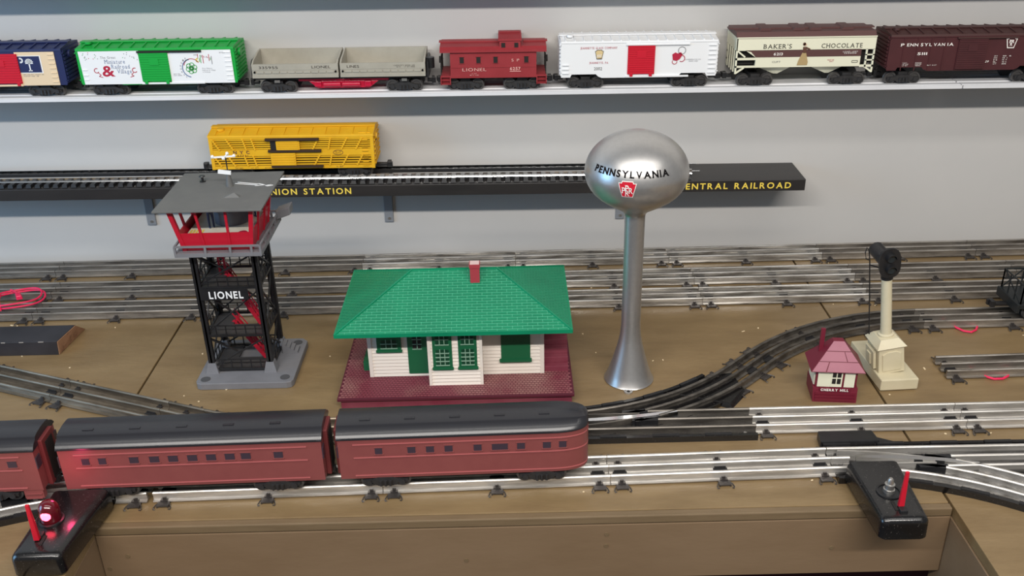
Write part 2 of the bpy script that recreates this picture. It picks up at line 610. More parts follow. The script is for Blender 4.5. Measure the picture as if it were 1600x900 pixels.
# left branch coming down to the middle row behind the train
h = R(-21.1)
x0, y0 = -.1905 - .35 * math.sin(R(21.1)), MY + .35 * (1 - math.cos(R(21.1)))
x0 -= .03
p = arc(.35, R(21.1), 10, 0, 0, h)
section('dull curved track section behind the middle coach, joining the middle row', (x0, y0), 0, p + [(p[-1][0] + .03, p[-1][1], 0)], [p[1], p[5], p[9]], DULL, 'branch track sections on the left')
d = Vector((-math.cos(h), -math.sin(h)))
q = Vector((x0, y0))
for L, nm in ((.0475 - .03 + .03, 'short dull straight track piece behind the coach roof, on the left branch'), (.14, 'dull half-length straight track section of the left branch behind the coach'), (.222, 'dull straight track section of the left branch, cut by the left frame edge'), (.222, 'dull straight track section of the left branch beyond the frame edge')):
    c = q + d * (L / 2)
    tt = [(-L / 2 + .012, 0, 0), (L / 2 - .012, 0, 0)] + ([(0, 0, 0)] if L > .2 else [])
    if L < .06:
        tt = [(0, 0, 0)]
    section(nm, c, h, straight_rails(L), tt, DULL, 'branch track sections on the left')
    q = q + d * L
# S-bend of the right branch
XS = .0335
RC = .32
A1 = R(39)
e1 = arc(RC, A1, 14)[-1]
p = arc(RC, R(45) - A1, 3, e1[0], e1[1], A1)
p += line(.040, 2, p[-1][0], p[-1][1], R(45))[1:]
section('short worn track piece with crowded ties between the turnout and the curve', (XS, MY), 0, p, [p[1], p[-2]], TURNSTEEL, 'right branch track sections')
e2 = p[-1]
p2 = arc(RC, R(-45), 16, e2[0], e2[1], R(45))
section('worn curved track section sweeping past the small hut and the signal', (XS, MY), 0, p2, [p2[1], p2[6], p2[11], p2[15]], TURNSTEEL, 'right branch track sections')
e3 = p2[-1]
BX, BY = XS + e3[0], MY + e3[1]
for i, nm in enumerate(('just right of the ivory signal', 'under the black railed car')):
    section('worn straight track section of the branch ' + nm, (BX + (i + .5) * L0, BY), 0, SR, ST, OLDSTEEL, 'right branch track sections')
# loose section lying at the right
section('loose worn straight track section lying apart at the right edge', (.4935 + .111, .951), R(1.0), SR, ST, OLDSTEEL, 'loose track')

# ---------------------------------------------------------------- turnouts
def turnout(label, loc, rotz, hand, steel, ang=39, L=.219, r=RC):
    t = thing('turnout', label, 'track switch', (loc[0], loc[1], 0), (0, 0, rotz))
    flat = lambda w, z0, z1: [(-w, z0), (w, z0), (w, z1), (-w, z1)]
    st = line(L, 8)
    cv = arc(r, R(ang) * hand, 16)
    b = sweep(st, 0, flat(.0250, 0, .0042))
    b2 = sweep(cv, 0, flat(.0245, 0, .0046))
    b.add(b2.v, b2.f)
    for s, path in ((-hand, st), (hand, cv)):
        e = sweep(path, s * .0268, [(-.0022, 0), (.0022, 0), (.0022, .0068), (-.0022, .0068)])
        b.add(e.v, e.f)
    b.build('base', BLACKD, t)
    # raised blocks along both outer rims
    for path, s in ((st, -hand), (cv, hand)):
        for k in range(4):
            i = int((k + .35) / 4 * (len(path) - 1))
            j = min(i + (1 if path is st else 2), len(path) - 1)
            q = sweep(path[i:j + 1], s * .0262, [(-.0028, .002), (.0028, .002), (.0020, .0080), (-.0020, .0080)])
            q.build('tie_block', BLACK, t)
    cut = lambda p, a, z: p[int(a * (len(p) - 1)):int(z * (len(p) - 1)) + 1]
    st = line(L, 24)
    cv = arc(r, R(ang) * hand, 24)
    for path, off, a, z in ((st, -hand * GA, 0, 1), (cv, hand * GA, 0, 1), (st, 0, .58, 1), (cv, 0, .52, 1), (st, hand * GA, .50, 1), (cv, -hand * GA, .56, 1), (st, 0, 0, .12)):
        sweep(cut(path, a, z), off).build('rail', steel, t, smooth=True)
    for path, off, a, z in ((st, hand * (GA - .0045), .08, .46), (cv, -hand * (GA - .0045), .08, .48)):
        sweep(cut(path, a, z), off, [(-.0012, .004), (.0012, .004), (.0009, .0104), (-.0009, .0104)]).build('guard_rail', steel, t)
    # pivoting bright blade
    mm = []
    pv = arc(r * 1.6, R(ang * .34) * hand, 8)
    for i, (x, y, hh) in enumerate(pv):
        w = .0016 + .0026 * math.sin(PI * (i + 1.2) / 10)
        nx, ny = -math.sin(hh), math.cos(hh)
        x += .024
        mm.append([(x - nx * w, y - ny * w, .0045), (x + nx * w, y + ny * w, .0045), (x + nx * w * .7, y + ny * w * .7, .0108), (x - nx * w * .7, y - ny * w * .7, .0108)])
    MB().loft(mm).build('swivel_rail', CHROME, t, smooth=True)
    # frogs
    for path, off, a, z in ((st, hand * GA, .40, .50), (cv, -hand * GA, .44, .56), (st, 0, .44, .58), (cv, 0, .40, .52)):
        sweep(cut(path, a, z), off, [(-.003, .004), (.003, .004), (.0024, .0098), (-.0024, .0098)]).build('frog', BLACK, t)
    for x, s in ((.012, -1), (L - .012, -1)):
        MB().cyl((x, -hand * .0215, .004), (x, -hand * .0215, .0056), .0018, 8).build('screw', SCREW, t)
    return t


def motor(t, x0, x1, xb0, xb1, y0, y1, lever, lamp, lit, rot=0):
    """black switch machine in the turnout's local frame: front edge y0 (x0..x1), back edge y1 (xb0..xb1)"""
    s = 1 if y1 > y0 else -1
    rc = .0065
    def ring(z, i):
        q = []
        for cx, a0 in ((x0, 180), (x1, 270)):
            sx = 1 if cx == x0 else -1
            for k in range(6):
                a = R(a0 + 90 * k / 5)
                q.append((cx + sx * (rc + i) + rc * math.cos(a), y0 + s * (rc + i) + s * rc * math.sin(a), z))
        q += [(xb1 - i, y1, z), (xb0 + i, y1, z)]
        return q
    hs = MB().loft([ring(.002, .0010), ring(.0035, 0), ring(.0190, .0003), ring(.0215, .0010), ring(.0236, .0026), ring(.0247, .0048), ring(.0250, .0072)])
    h = hs.build('motor_housing', BLACKD, t, smooth=True)
    lx, ly = lever
    MB().box(lx - .0035, lx + .0035, ly - .009, ly - .002, .0240, .0275).build('lever_pivot', BLACK, h, bevel=.0008)
    MB().box(lx - .0065, lx - .0035, ly - .005, ly + .007, .0245, .0256).build('lever_slot', INSIDE, h)
    MB().hexa([(lx - .0026, ly - .0022, .0255), (lx + .0026, ly - .0022, .0255), (lx + .0026, ly + .0022, .0255), (lx - .0026, ly + .0022, .0255)],
              [(lx - .0017, ly - .0012, .064), (lx + .0017, ly - .0012, .064), (lx + .0017, ly + .0012, .064), (lx - .0017, ly + .0012, .064)]).build('lever', RED, h, bevel=.0007)
    ax, ay = lamp
    MB().lathe([(.0112, .0245), (.0112, .0262), (.0095, .0266), (.0092, .0256)], 24, (ax, ay, 0)).build('lamp_ring', BLACK, h, smooth=True)
    if lit:
        MB().lathe([(.0088, .0250), (.0092, .034), (.0086, .040), (.0060, .0445), (.0018, .0462)], 24, (ax, ay, 0)).build('lamp_cap', LENSRED, h, smooth=True)
        f = MB()
        f.lathe([(.0006, -.0046), (.003, -.004), (.0046, -.002), (.005, 0), (.0046, .002), (.003, .004), (.0006, .0046)], 14)
        f.build('lamp_lens', BULBGLOW, h, smooth='all', loc=(ax, ay + (-.0062 if y1 > y0 else .0062), .0352))
    else:
        MB().lathe([(.0052, .0256), (.0052, .029), (.0042, .0292), (.0042, .033), (.0046, .0332), (.0046, .0345), (.003, .0348), (.0026, .039), (.0016, .0405)], 16, (ax, ay, 0)).build('bulb_socket', SCREW, h, smooth=True)
    return h


t = turnout('black turnout with dull rails between the middle row and the right branch', (XS, MY), 0, 1, TURNSTEEL)
MB().hexa([(.150, .055, 0), (.205, .030, 0), (.228, .060, 0), (.222, .100, 0), (.200, .098, 0)], [(.150, .055, .0055), (.203, .034, .0055), (.224, .062, .0055), (.218, .096, .0055), (.198, .094, .0055)]).build('base_corner', BLACKD, t)
MB().box(.0, .035, .0275, .040, 0, .007).build('motor_cover', BLACK, t, bevel=.001)
MB().prism([(.0, -.0270), (.030, -.0270), (.022, -.040), (.004, -.040)], 'z', 0, .007).build('motor_plate', BLACK, t, bevel=.0008)
MB().box(.001, .010, -.036, -.029, .007, .0076).build('contact_plate', SCREW, t)

RY = fy(JF)
t = turnout('black turnout with a red lever and an empty lamp socket', (JF, RY), R(-.5), -1, STEEL)
motor(t, .0100, .0540, .0060, .0560, -.1125, -.0270, (.0325, -.0945), (.0290, -.0735), False)
MB().prism([(-.002, .0275), (.058, .0275), (.056, .046), (.0, .046)], 'z', 0, .010).build('contact_cover', BLACK, t, bevel=.0012)
MB().prism([(.058, .0275), (.082, .0275), (.058, .040)], 'z', 0, .006).build('cover_tail', BLACK, t, bevel=.0008)

LX = -.3900
LY = fy(LX)
t = turnout('black turnout with a red lever and a lit red lamp', (LX, LY), PI + R(1.2), 1, STEEL)
motor(t, .0085, .0540, -.003, .0520, .1170, .0270, (.0365, .0955), (.0345, .0690), True)
lp = bpy.data.lights.new('red_lamp_glow', 'POINT')
lp.energy = .02
lp.color = (1, .05, .18)
lp.shadow_soft_size = .004
lo = bpy.data.objects.new('red_lamp_glow', lp)
COL.objects.link(lo)
lo.location = (LX - .026, LY - .050, .052)

# ================================================================ WALL SHELVES
def wall_shelf(label, z0, tilt):
    t = thing('wall_shelf', label, 'shelf', (0, 0, z0), (0, tilt, 0))
    for a, b in ((-1.35, .606), (.6075, 1.35)):
        m = MB()
        prof = [(1.258, -.0045), (WALL_Y - .0005, -.0045), (WALL_Y - .0005, 0)]
        for yc in (1.309, 1.2765):
            prof += [(yc + .0030, 0), (yc + .0022, -.0016), (yc - .0022, -.0016), (yc - .0030, 0)]
        prof += [(1.2635, 0), (1.2625, -.001), (1.2605, -.001), (1.2595, 0), (1.258, 0)]
        m.prism(prof, 'x', a, b)
        m.build('shelf_board', SHELFW, t)
    return t


TILT = .0089
Z1 = .2580
wall_shelf('upper white grooved wall shelf carrying the row of freight cars', Z1, TILT)
wall_shelf('topmost white wall shelf just above the frame that shades the wall', Z1 + .1420, TILT)
T2 = .0108
ZB = .1293          # board top at x = 0
sb = thing('sign_shelf', 'black wall shelf board with yellow railroad lettering on its front edge', 'shelf', (0, 0, ZB), (0, T2, 0))
MB().box(-1.2, .4125, 1.258, WALL_Y - .0005, -.0165, 0).build('shelf_board', BOARD, sb, bevel=.0007)
P_ = Print(1.2577)
P_.word('UNION STATION', -.3430, -.0122, .0086, .1226, bold=.022, gap=.2)
P_.word('CENTRAL RAILROAD', .2345, -.0124, .0086, .1580, bold=.022, gap=.2)
P_.build('lettering', GOLD, sb)
for bx in (-.5325, -.1795, .1640):
    m = MB().box(bx - .0065, bx + .0065, WALL_Y - .0032, WALL_Y - .0004, -.090 + .006, -.0168).box(bx - .0065, bx + .0065, 1.285, WALL_Y - .0004, -.0195, -.0168)
    b = m.build('bracket', BRACKET, sb, bevel=.0006)
    MB().cyl((bx + .0005, WALL_Y - .0042, -.078), (bx + .0005, WALL_Y - .003, -.078), .0022, 10).build('screw', SCREW, b, smooth=True)

# black-tied track sections on the sign shelf
def shelf_track(label, x0, x1):
    t = thing('shelf_track', label, 'track', ((x0 + x1) / 2, 1.2925, ZB - T2 * (x0 + x1) / 2 + .0004), (0, T2, 0), 'black-tied track on the sign shelf')
    L = x1 - x0
    MB().box(-L / 2, L / 2, -.0165, .0165, 0, .0030).build('roadbed', BLACK, t)
    n = int(L / .0125)
    first = MB().hexa([(-.0038, -.0305, 0), (.0038, -.0305, 0), (.0038, .0305, 0), (-.0038, .0305, 0)], [(-.0030, -.0290, .0042), (.0030, -.0290, .0042), (.0030, .0290, .0042), (-.0030, .0290, .0042)]).build('tie', BLACK, t)
    first.location.x = -L / 2 + L * .5 / n
    for k in range(1, n):
        c = first.copy()
        COL.objects.link(c)
        c.parent = t
        c.location.x = -L / 2 + L * (k + .5) / n
    for off in (-.0158, 0, .0158):
        mm = INSUL if off == 0 else CHROME
        sweep(line(L, 1, -L / 2), off, [(-.0035, .0042), (.0035, .0042), (.0030, .0052), (.0014, .0056), (.0016, .0100), (-.0016, .0100), (-.0014, .0056), (-.0030, .0052)]).build('rail', mm, t)
    if x1 > .2:
        for off in (-.0158, .0158):
            MB().cyl((L / 2 - .002, off, .0076), (L / 2 + .011, off, .0076), .0011, 8).build('pin', CHROME, t)
    return t


shelf_track('black-tied track section at the left end of the sign shelf', -1.10, -.5995)
shelf_track('black-tied track section on the sign shelf behind the tower roof and stock car', -.599, -.2615)
shelf_track('black-tied track section on the sign shelf running right behind the silver tank', -.261, .2560)

# ================================================================ ROLLING STOCK
WR = .0084


def truck_parts():
    """side frames, wheels at local origin on the rail"""
    poly = [(-.0215, .0068), (-.0215, .0102), (-.0125, .0110), (-.0078, .0134), (.0078, .0134), (.0125, .0110), (.0215, .0102), (.0215, .0068), (.0130, .0076), (.0072, .0036), (-.0072, .0036), (-.0130, .0076)]
    root = bpy.data.objects.new('truck', None)
    m = MB()
    m.box(-.006, .006, -.020, .020, .0070, .0168)
    root = m.build('truck', TRUCKM)
    for s in (-1, 1):
        f = MB().prism(poly, 'y', s * .0205, s * .0240)
        for x in (-.016, .016):
            f.cyl((x, s * .0240, .0084), (x, s * .0258, .0084), .0030, 8)
        for x in (-.0045, 0, .0045):
            f.cyl((x, s * .0244, .0040), (x, s * .0244, .0100), .0016, 6)
        f.build('side_frame', TRUCKM, root)
        for x in (-.016, .016):
            w = MB()
            secs = []
            for y, r in ((.0145, WR * 1.0), (.0150, WR + .0006), (.0162, WR + .0006), (.0168, WR), (.0198, WR * .97), (.0198, WR * .72), (.0186, WR * .66), (.0186, .0014)):
                secs.append([(x + r * math.cos(2 * PI * k / 18), s * y, WR + r * math.sin(2 * PI * k / 18)) for k in range(18)])
            w.loft(secs)
            w.build('wheel', WHEELM, root, smooth=True)
    return root


TRUCK0 = truck_parts()
def coupler(t, x, s, gap, z=0):
    L = gap / 2 - .0004
    h = min(.0075, L * .7)
    c = MB().box(-.004, L - h + .001, -.0035, .0035, .0085, .0125).box(L - h, L - .0018, -.0055, .0045, .0075, .0155).box(L - .002, L, -.0058, -.0015, .0078, .0150)
    return c.build('coupler', BLACK, t, bevel=.0005, loc=(x, 0, z), rot=(0, 0, 0 if s > 0 else PI))



def running_gear(t, x0, x1, inset=.031, z=0, gl=.020, gr=.020):
    link_copy(TRUCK0, t, (x0 + inset, 0, z))
    link_copy(TRUCK0, t, (x1 - inset, 0, z))
    coupler(t, x0, -1, gl, z)
    coupler(t, x1, 1, gr, z)


HW = .0280


def car_root(name, label, xc, cat='freight car', base=None, tilt=None):
    z = (Z1 - TILT * xc) if base is None else base
    return thing(name, label, cat, (xc, 1.2925, z - .0012 if base is None else z), (0, TILT if tilt is None else tilt, 0), 'model freight cars on the wall shelves')


def boxcar_shell(t, L, z0, z1, crown, mb_, mroof, mend, ribs_roof=13, notch=True):
    x = L / 2
    # body with cut-up sills over the trucks
    b = MB()
    for s in (-1, 1):
        prof = [(-x, z0 - .002), (-x + .012, z0 - .002), (-x + .014, z0 + .002), (-x + .046, z0 + .002), (-x + .049, z0 - .001), (-x + .054, z0 - .003), (x - .054, z0 - .003), (x - .049, z0 - .001), (x - .046, z0 + .002), (x - .014, z0 + .002), (x - .012, z0 - .002), (x, z0 - .002), (x, z1), (-x, z1)]
        b.prism(prof, 'y', s * HW, s * (HW - .002))
    b.box(-x + .001, x - .001, -HW + .002, HW - .002, z0 + .002, z1)
    body = b.build('body', mb_, t)
    # roof with shallow pitch, seam ribs and running board
    r = MB()
    r.prism([(-HW - .0008, z1 - .001), (HW + .0008, z1 - .001), (HW + .0004, z1 + .0015), (0, crown), (-HW - .0004, z1 + .0015)], 'x', -x - .0006, x + .0006)
    roof = r.build('roof', mroof, t)
    rb = MB()
    for k in range(ribs_roof):
        xx = -x + L * (k + .5) / ribs_roof
        for s in (-1, 1):
            rb.bar((xx, s * HW * .98, z1 + .0022), (xx, s * .007, crown + .0002), .0016, .0014)
    rb.build('roof_rib', mroof, roof)
    MB().box(-x - .002, x + .002, -.0055, .0055, crown + .0002, crown + .0016).build('running_board', mroof, roof)
    MB().cyl((-x + .012, -.012, crown), (-x + .012, -.012, crown + .0030), .0042, 12).cyl((-x + .003, -.014, crown - .004), (-x + .003, -.014, crown + .0036), .0006, 6).build('brake_step', mroof, roof)
    # corrugated ends
    for s in (-1, 1):
        e = MB().box(s * x, s * (x + .0008), -HW, HW, z0, z1)
        n = 9
        for k in range(n):
            zz = z0 + (z1 - z0) * (k + .5) / n
            e.bar((s * (x + .001), -HW + .003, zz), (s * (x + .001), HW - .003, zz), .0024, .0030)
        for zz in (z0 + .004, z1 - .004):
            e.box(s * x, s * (x + .0025), -HW, -HW + .006, zz - .0006, zz + .0006)
        end = e.build('end_panel', mend, t)
        if s > 0:
            MB().cyl((x + .001, -.008, z1 - .009), (x + .0045, -.008, z1 - .009), .0055, 16).build('brake_wheel', mend, end, smooth=True)
    # underframe
    MB().box(-x + .002, x - .002, -.012, .012, z0 - .002, z0 + .002).build('underframe', BLACK, t)
    return body


def ladder(t, x0, x1, zs, m, y=-HW - .0006):
    l = MB()
    for z in zs:
        l.bar((x0, y - .0006, z), (x1, y - .0006, z), .0010, .0010)
    l.build('ladder_rung', m, t)


def slide_door(t, x0, x1, z0, z1, m, n=12, feet=True):
    y = -HW
    d = MB().box(x0, x1, y - .0020, y, z0, z1)
    for k in range(n):
        z = z0 + (z1 - z0) * (k + .5) / n
        d.box(x0 + .0008, x1 - .0008, y - .0027, y - .0018, z - .0008, z + .0008)
    d.box((x0 + x1) / 2 - .006, (x0 + x1) / 2 + .006, y - .0030, y - .002, z0 + (z1 - z0) * .58, z0 + (z1 - z0) * .80)
    if feet:
        for x in (x0 + .005, x1 - .005):
            d.box(x - .002, x + .002, y - .0030, y, z0 - .003, z0 + .001)
    return d.build('door', m, t)


FR = -HW - .0004          # just proud of a side
# --- green and white boxcar
xc = -.4600
t = car_root('boxcar', 'white boxcar with bright green roof, ends and door and confetti prints', xc)
L = .2050
z0, z1, cr = .0195, .0630, .0675
boxcar_shell(t, L, z0, z1, cr, GREEN, GREEN, GREEN)
X = lambda w: w - xc
MB().prism([(X(-.5585), z0 - .0018), (X(-.4805), z0 - .0018), (X(-.4810), z1 - .0018), (X(-.5600), z1 - .0018)], 'y', -HW - .0008, -HW + .0005).build('side_panel', WHITE, t)
MB().prism([(X(-.4435), z0 - .0018), (X(-.3605), z0 - .0018), (X(-.3610), z1 - .0018), (X(-.3990), z1 - .0018), (X(-.4000), z1 - .004), (X(-.4435), z1 - .004)], 'y', -HW - .0008, -HW + .0005).build('side_panel', WHITE, t)
MB().box(X(-.4830), X(-.3990), -HW - .0030, -HW, z1 - .0042, z1 - .0020).build('door_track', INSIDE, t)
slide_door(t, X(-.4815), X(-.4435), z0 + .0015, z1 - .0045, GREEN)
MB().box(X(-.4830), X(-.4000), -HW - .0018, -HW, z0 - .0022, z0).build('door_sill', WHITE, t)
p = Print(FR - .0006)
p.word('Miniature', X(-.5275), .0450, .0052, .0270, mi=0, serif=True)
p.word('Railroad', X(-.5195), .0385, .0052, .0240, mi=0, serif=True)
p.word('Village', X(-.5130), .0322, .0052, .0190, mi=0, serif=True)
p.word('The Great', X(-.5320), .0516, .0030, .0200, mi=2, serif=True)
p.word('&', X(-.5330), .0285, .0140, .0165, mi=1, bold=.02)
for cx, cz, s in ((-.5400, .036, 1), (-.4900, .036, -1)):
    p.arc(X(cx), cz, .0030, 60, 330, .0010, 1, 10)
    p.stroke([(X(cx + .002 * s), cz - .003), (X(cx + .005 * s), cz - .006), (X(cx + .002 * s), cz - .0075), (X(cx + .007 * s), cz - .009)], .0009, 1)
for k in range(26):
    u = random.choice((-.545, -.492)) + random.uniform(-.011, .011)
    w = random.uniform(.048, .059)
    p.rect(X(u), X(u) + .0010, w, w + .0009, random.choice((1, 2, 2, 3)))
cx, cz = X(-.4150), .0375
for k in range(6):
    a = PI / 3 * k + .3
    p.arc(cx + .0042 * math.cos(a), cz + .0042 * math.sin(a), .0032, 0, 360, .0009, 3, 8)
p.arc(cx, cz, .0030, 0, 360, .0009, 3, 8)
p.arc(cx, cz, .0118, 100, 260, .0013, 0, 12)
p.arc(cx + .001, cz + .002, .0105, 30, 170, .0009, 1, 12)
for k, ch in enumerate('CARNEGIE'):
    a = R(235 - k * 17)
    p.word(ch, cx + .0140 * math.cos(a) - .0009, cz + .0140 * math.sin(a) - .0009, .0022, .0018, mi=2)
p.stroke([(cx + .0065, cz + .011), (cx + .010, cz + .0135), (cx + .0075, cz + .0085), (cx + .011, cz + .009)], .0010, 4)
p.word('1996', cx + .0055, cz + .0165, .0018, mi=2)
for k in range(12):
    p.rect(cx + random.uniform(.012, .034), 0, 0, 0) if False else p.rect(cx + .010 + k * .0016, cx + .0108 + k * .0016, cz + .011 + random.uniform(-.006, .008), cz + .0125 + random.uniform(0, .006), random.choice((1, 2, 3)))
p.word('Great Miniature', cx + .0140, cz - .0010, .0014, .0130, mi=2)
p.word('Railroad & Village', cx + .0140, cz - .0034, .0014, .0170, mi=2)
p.word('at Pittsburgh', cx + .0140, cz - .0058, .0014, .0100, mi=2)
p.word('NEW 1996', X(-.4400), .0295, .0014, .0090, mi=2)
p.word('CAPY 100000', X(-.4400), .0275, .0014, .0110, mi=2)
p.word('9700', X(-.3760), .0565, .0018, .0070, mi=2)
p.build('lettering', [INKB, INKR, INKG, GREEN, GOLD], t)
ladder(t, X(-.3700), X(-.3615), [.022 + .0060 * k for k in range(7)], WHITE, -HW - .0006)
ladder(t, X(-.5580), X(-.5520), [.024, .030, .037], WHITE, -HW - .0006)
running_gear(t, -L / 2, L / 2, .033, gl=.0198, gr=.0185)

# --- navy, red and beige boxcar (left edge)
xc = -.6850
t = car_root('boxcar', 'navy and beige boxcar with a red door and a palmetto flag panel', xc)
boxcar_shell(t, L, z0, z1 + .0006, cr + .0006, NAVY, NAVY, NAVY)
MB().prism([(X(-.6430), z0 - .0018), (X(-.5915), z0 - .0018), (X(-.5915), z1 - .0014), (X(-.6430), z1 - .0014)], 'y', -HW - .0008, -HW + .0005).build('side_panel', BEIGE, t)
MB().prism([(X(-.7850), z0 - .0018), (X(-.7250), z0 - .0018), (X(-.7250), z1 - .0014), (X(-.7850), z1 - .0014)], 'y', -HW - .0008, -HW + .0005).build('side_panel', BEIGE, t)
slide_door(t, X(-.6880), X(-.6400), z0 + .0012, z1 - .0035, RED)
MB().box(X(-.6900), X(-.6400), -HW - .0018, -HW, z0 - .0024, z0 - .0002).build('door_sill', BEIGE, t)
p = Print(FR - .0006)
p.rect(X(-.6392), X(-.6098), .0340, .0570, 0)
p.rect(X(-.6398), X(-.6114), .0350, .0562, 1, -.0002)
p.y -= .0004
p.arc(X(-.6366), .0510, .0026, -110, 110, .0022, 0, 8)
pc, pz = X(-.6258), .0372
p.stroke([(pc, pz), (pc - .0003, pz + .010)], .0016, 0)
p.rect(pc - .0024, pc + .0024, pz - .0004, pz + .0008, 0)
for k in range(9):
    a = R(-20 + k * 27.5)
    p.poly([(pc, pz + .0092), (pc + .0036 * math.cos(a - .35), pz + .0115 + .0036 * math.sin(a - .35)), (pc + .0058 * math.cos(a), pz + .0112 + .0052 * math.sin(a)), (pc + .0034 * math.cos(a + .35), pz + .0115 + .0034 * math.sin(a + .35))], 0)
p.word('DISPLAYED FIRST JANUARY 1861', X(-.6370), .0318, .0011, .0270, mi=2)
p.word('ADOPTED 28', X(-.6370), .0298, .0011, .0200, mi=2)
p.build('lettering', [WHITE, NAVY, INKG], t)
ladder(t, X(-.6000), X(-.5925), [.022 + .0060 * k for k in range(7)], BEIGE, -HW - .0006)
running_gear(t, -L / 2, L / 2, .033, gl=.04, gr=.0198)

# --- white boxcar with red door
xc = .1740
t = car_root('boxcar', 'white boxcar with a bright red door between the caboose and hopper car', xc)
boxcar_shell(t, L, z0, z1 + .0004, cr, WHITE, WHITE, WHITE, 17)
slide_door(t, X(.1590), X(.1946), z0 + .0018, z1 - .0045, RED, 13)
MB().box(X(.1570), X(.2400), -HW - .0026, -HW, z1 - .0038, z1 - .0022).build('door_track', WHITE, t)
MB().box(X(.1570), X(.2400), -HW - .0022, -HW, z0 - .0024, z0 - .0004).build('door_sill', WHITE, t)
p = Print(FR)
p.word('JEANNETTE GLASS COMPANY', X(.0965), .0548, .0026, .0485, mi=0, serif=True)
p.word('JEANNETTE, PA', X(.1085), .0355, .0024, .0250, mi=0, serif=True)
p.word('2002', X(.1150), .0270, .0038, .0105, mi=1)
p.poly(keystone(X(.1215), .0475, .0115, .0125), 1)
p.poly(keystone(X(.1215), .0475, .0100, .0110), 2, -.0002)
p.y -= .0003
p.word('JGC', X(.1183), .0445, .0030, .0064, mi=3, bold=.02)
p.word('LINE', X(.1185), .0415, .0016, .0060, mi=1, bold=.02)
# round red and white emblem on the right panel
ec, ez = X(.2245), .0430
p.arc(ec + .0055, ez + .0085, .0048, 0, 360, .0007, 4, 16)
p.poly([(ec - .0070, ez + .0035), (ec - .0030, ez + .0060), (ec, ez + .0045), (ec + .0040, ez + .0062), (ec + .0066, ez + .0030), (ec + .0030, ez - .0030), (ec - .0010, ez - .0052), (ec - .0060, ez - .0040)], 0)
p.arc(ec + .0055, ez - .0020, .0042, -120, 80, .0009, 0, 10)
p.arc(ec - .0035, ez - .0062, .0032, 150, 370, .0008, 0, 8)
p.word('COMMEMORATIVE CAR', ec + .0100, ez - .0040, .0012, .0210, mi=4)
p.word('SERIES ONE', ec + .0150, ez - .0062, .0012, .0120, mi=4)
p.build('lettering', [INKR, INK, INKGOLD, WHITE, INKG], t)
ladder(t, X(.2655), X(.2752), [.022 + .0060 * k for k in range(7)], WHITE)
ladder(t, X(.0730), X(.0815), [.023, .0285, .034], WHITE)
running_gear(t, -L / 2, L / 2, .033, gl=.0195, gr=.0250)

# --- tuscan boxcar (right edge)
xc = .6150
L2 = .2230
t = car_root('boxcar', 'dark maroon boxcar with white lettering beside the cream hopper car', xc)
z0p, z1p, crp = .0225, .0660, .0705
boxcar_shell(t, L2, z0p, z1p, crp, TUSCAN, TUSCROOF, TUSCAN, 13)
m = MB()
for k in range(5):
    xx = X(.5215 + .0180 * k)
    m.box(xx - .0006, xx + .0006, -HW - .0008, -HW, z0p - .002, z1p - .002)
for k in range(3):
    xx = X(.6900 + .0140 * k)
    m.box(xx - .0006, xx + .0006, -HW - .0008, -HW, z0p - .002, z1p - .002)
m.box(-L2 / 2, L2 / 2, -HW - .0010, -HW, z1p - .0024, z1p - .0010)
m.build('side_rib', TUSCAN, t)
slide_door(t, X(.5930), X(.6310), z0p - .001, z1p - .0040, TUSCAN, 14, False)
MB().box(X(.5900), X(.6700), -HW - .0035, -HW, z1p - .0040, z1p - .0020).build('door_track', TUSCROOF, t)
p = Print(FR - .0008)
for s, x, w in (('P', .5170, .0050), ('ENN', .5250, .0150), ('SYL', .5430, .0150), ('VAN', .5600, .0150), ('IA', .5780, .0085)):
    p.word(s, X(x), .0525, .0040, w, bold=.02, serif=True)
p.word('5111', X(.5405), .0410, .0034, .0130, bold=.02)
for x, z, s, w in ((.523, .0300, 'CAPY', .006), (.523, .0282, 'LD LMT', .008), (.523, .0264, 'LT WT', .007), (.540, .0300, '100000', .008), (.540, .0282, '120700', .008), (.540, .0264, '48300', .007), (.556, .0268, 'BLT 10-57', .0125)):
    p.word(s, X(x), z, .0012, w)
p.word('X 29', X(.6265), .0300, .0024, .0100, slant=.3, bold=.02)
for k, (a, b) in enumerate((('EXW', '10 6'), ('EW', '10 1'), ('H', '14 7'), ('IL', '40 6'), ('CU FT', '3898'))):
    p.word(a, X(.6430), .0375 - k * .0026, .0015, .0045)
    p.word(b, X(.6545), .0375 - k * .0026, .0015, .0060 if k else .011)
p.poly(keystone(X(.6620), .0555, .0150, .0145), 0)
p.poly(keystone(X(.6620), .0555, .0120, .0118), 1, -.0002)
p.y -= .0003
for ch, dx, dz, w in (('P', -.0030, -.0004, .0030), ('R', .0002, -.0004, .0032), ('R', -.0016, -.0040, .0032)):
    p.word(ch, X(.6620) + dx, .0555 + dz, .0042, w, bold=.03)
p.build('lettering', [INKW, TUSCAN], t)
running_gear(t, -L2 / 2, L2 / 2, .026, gl=.0188, gr=.04)

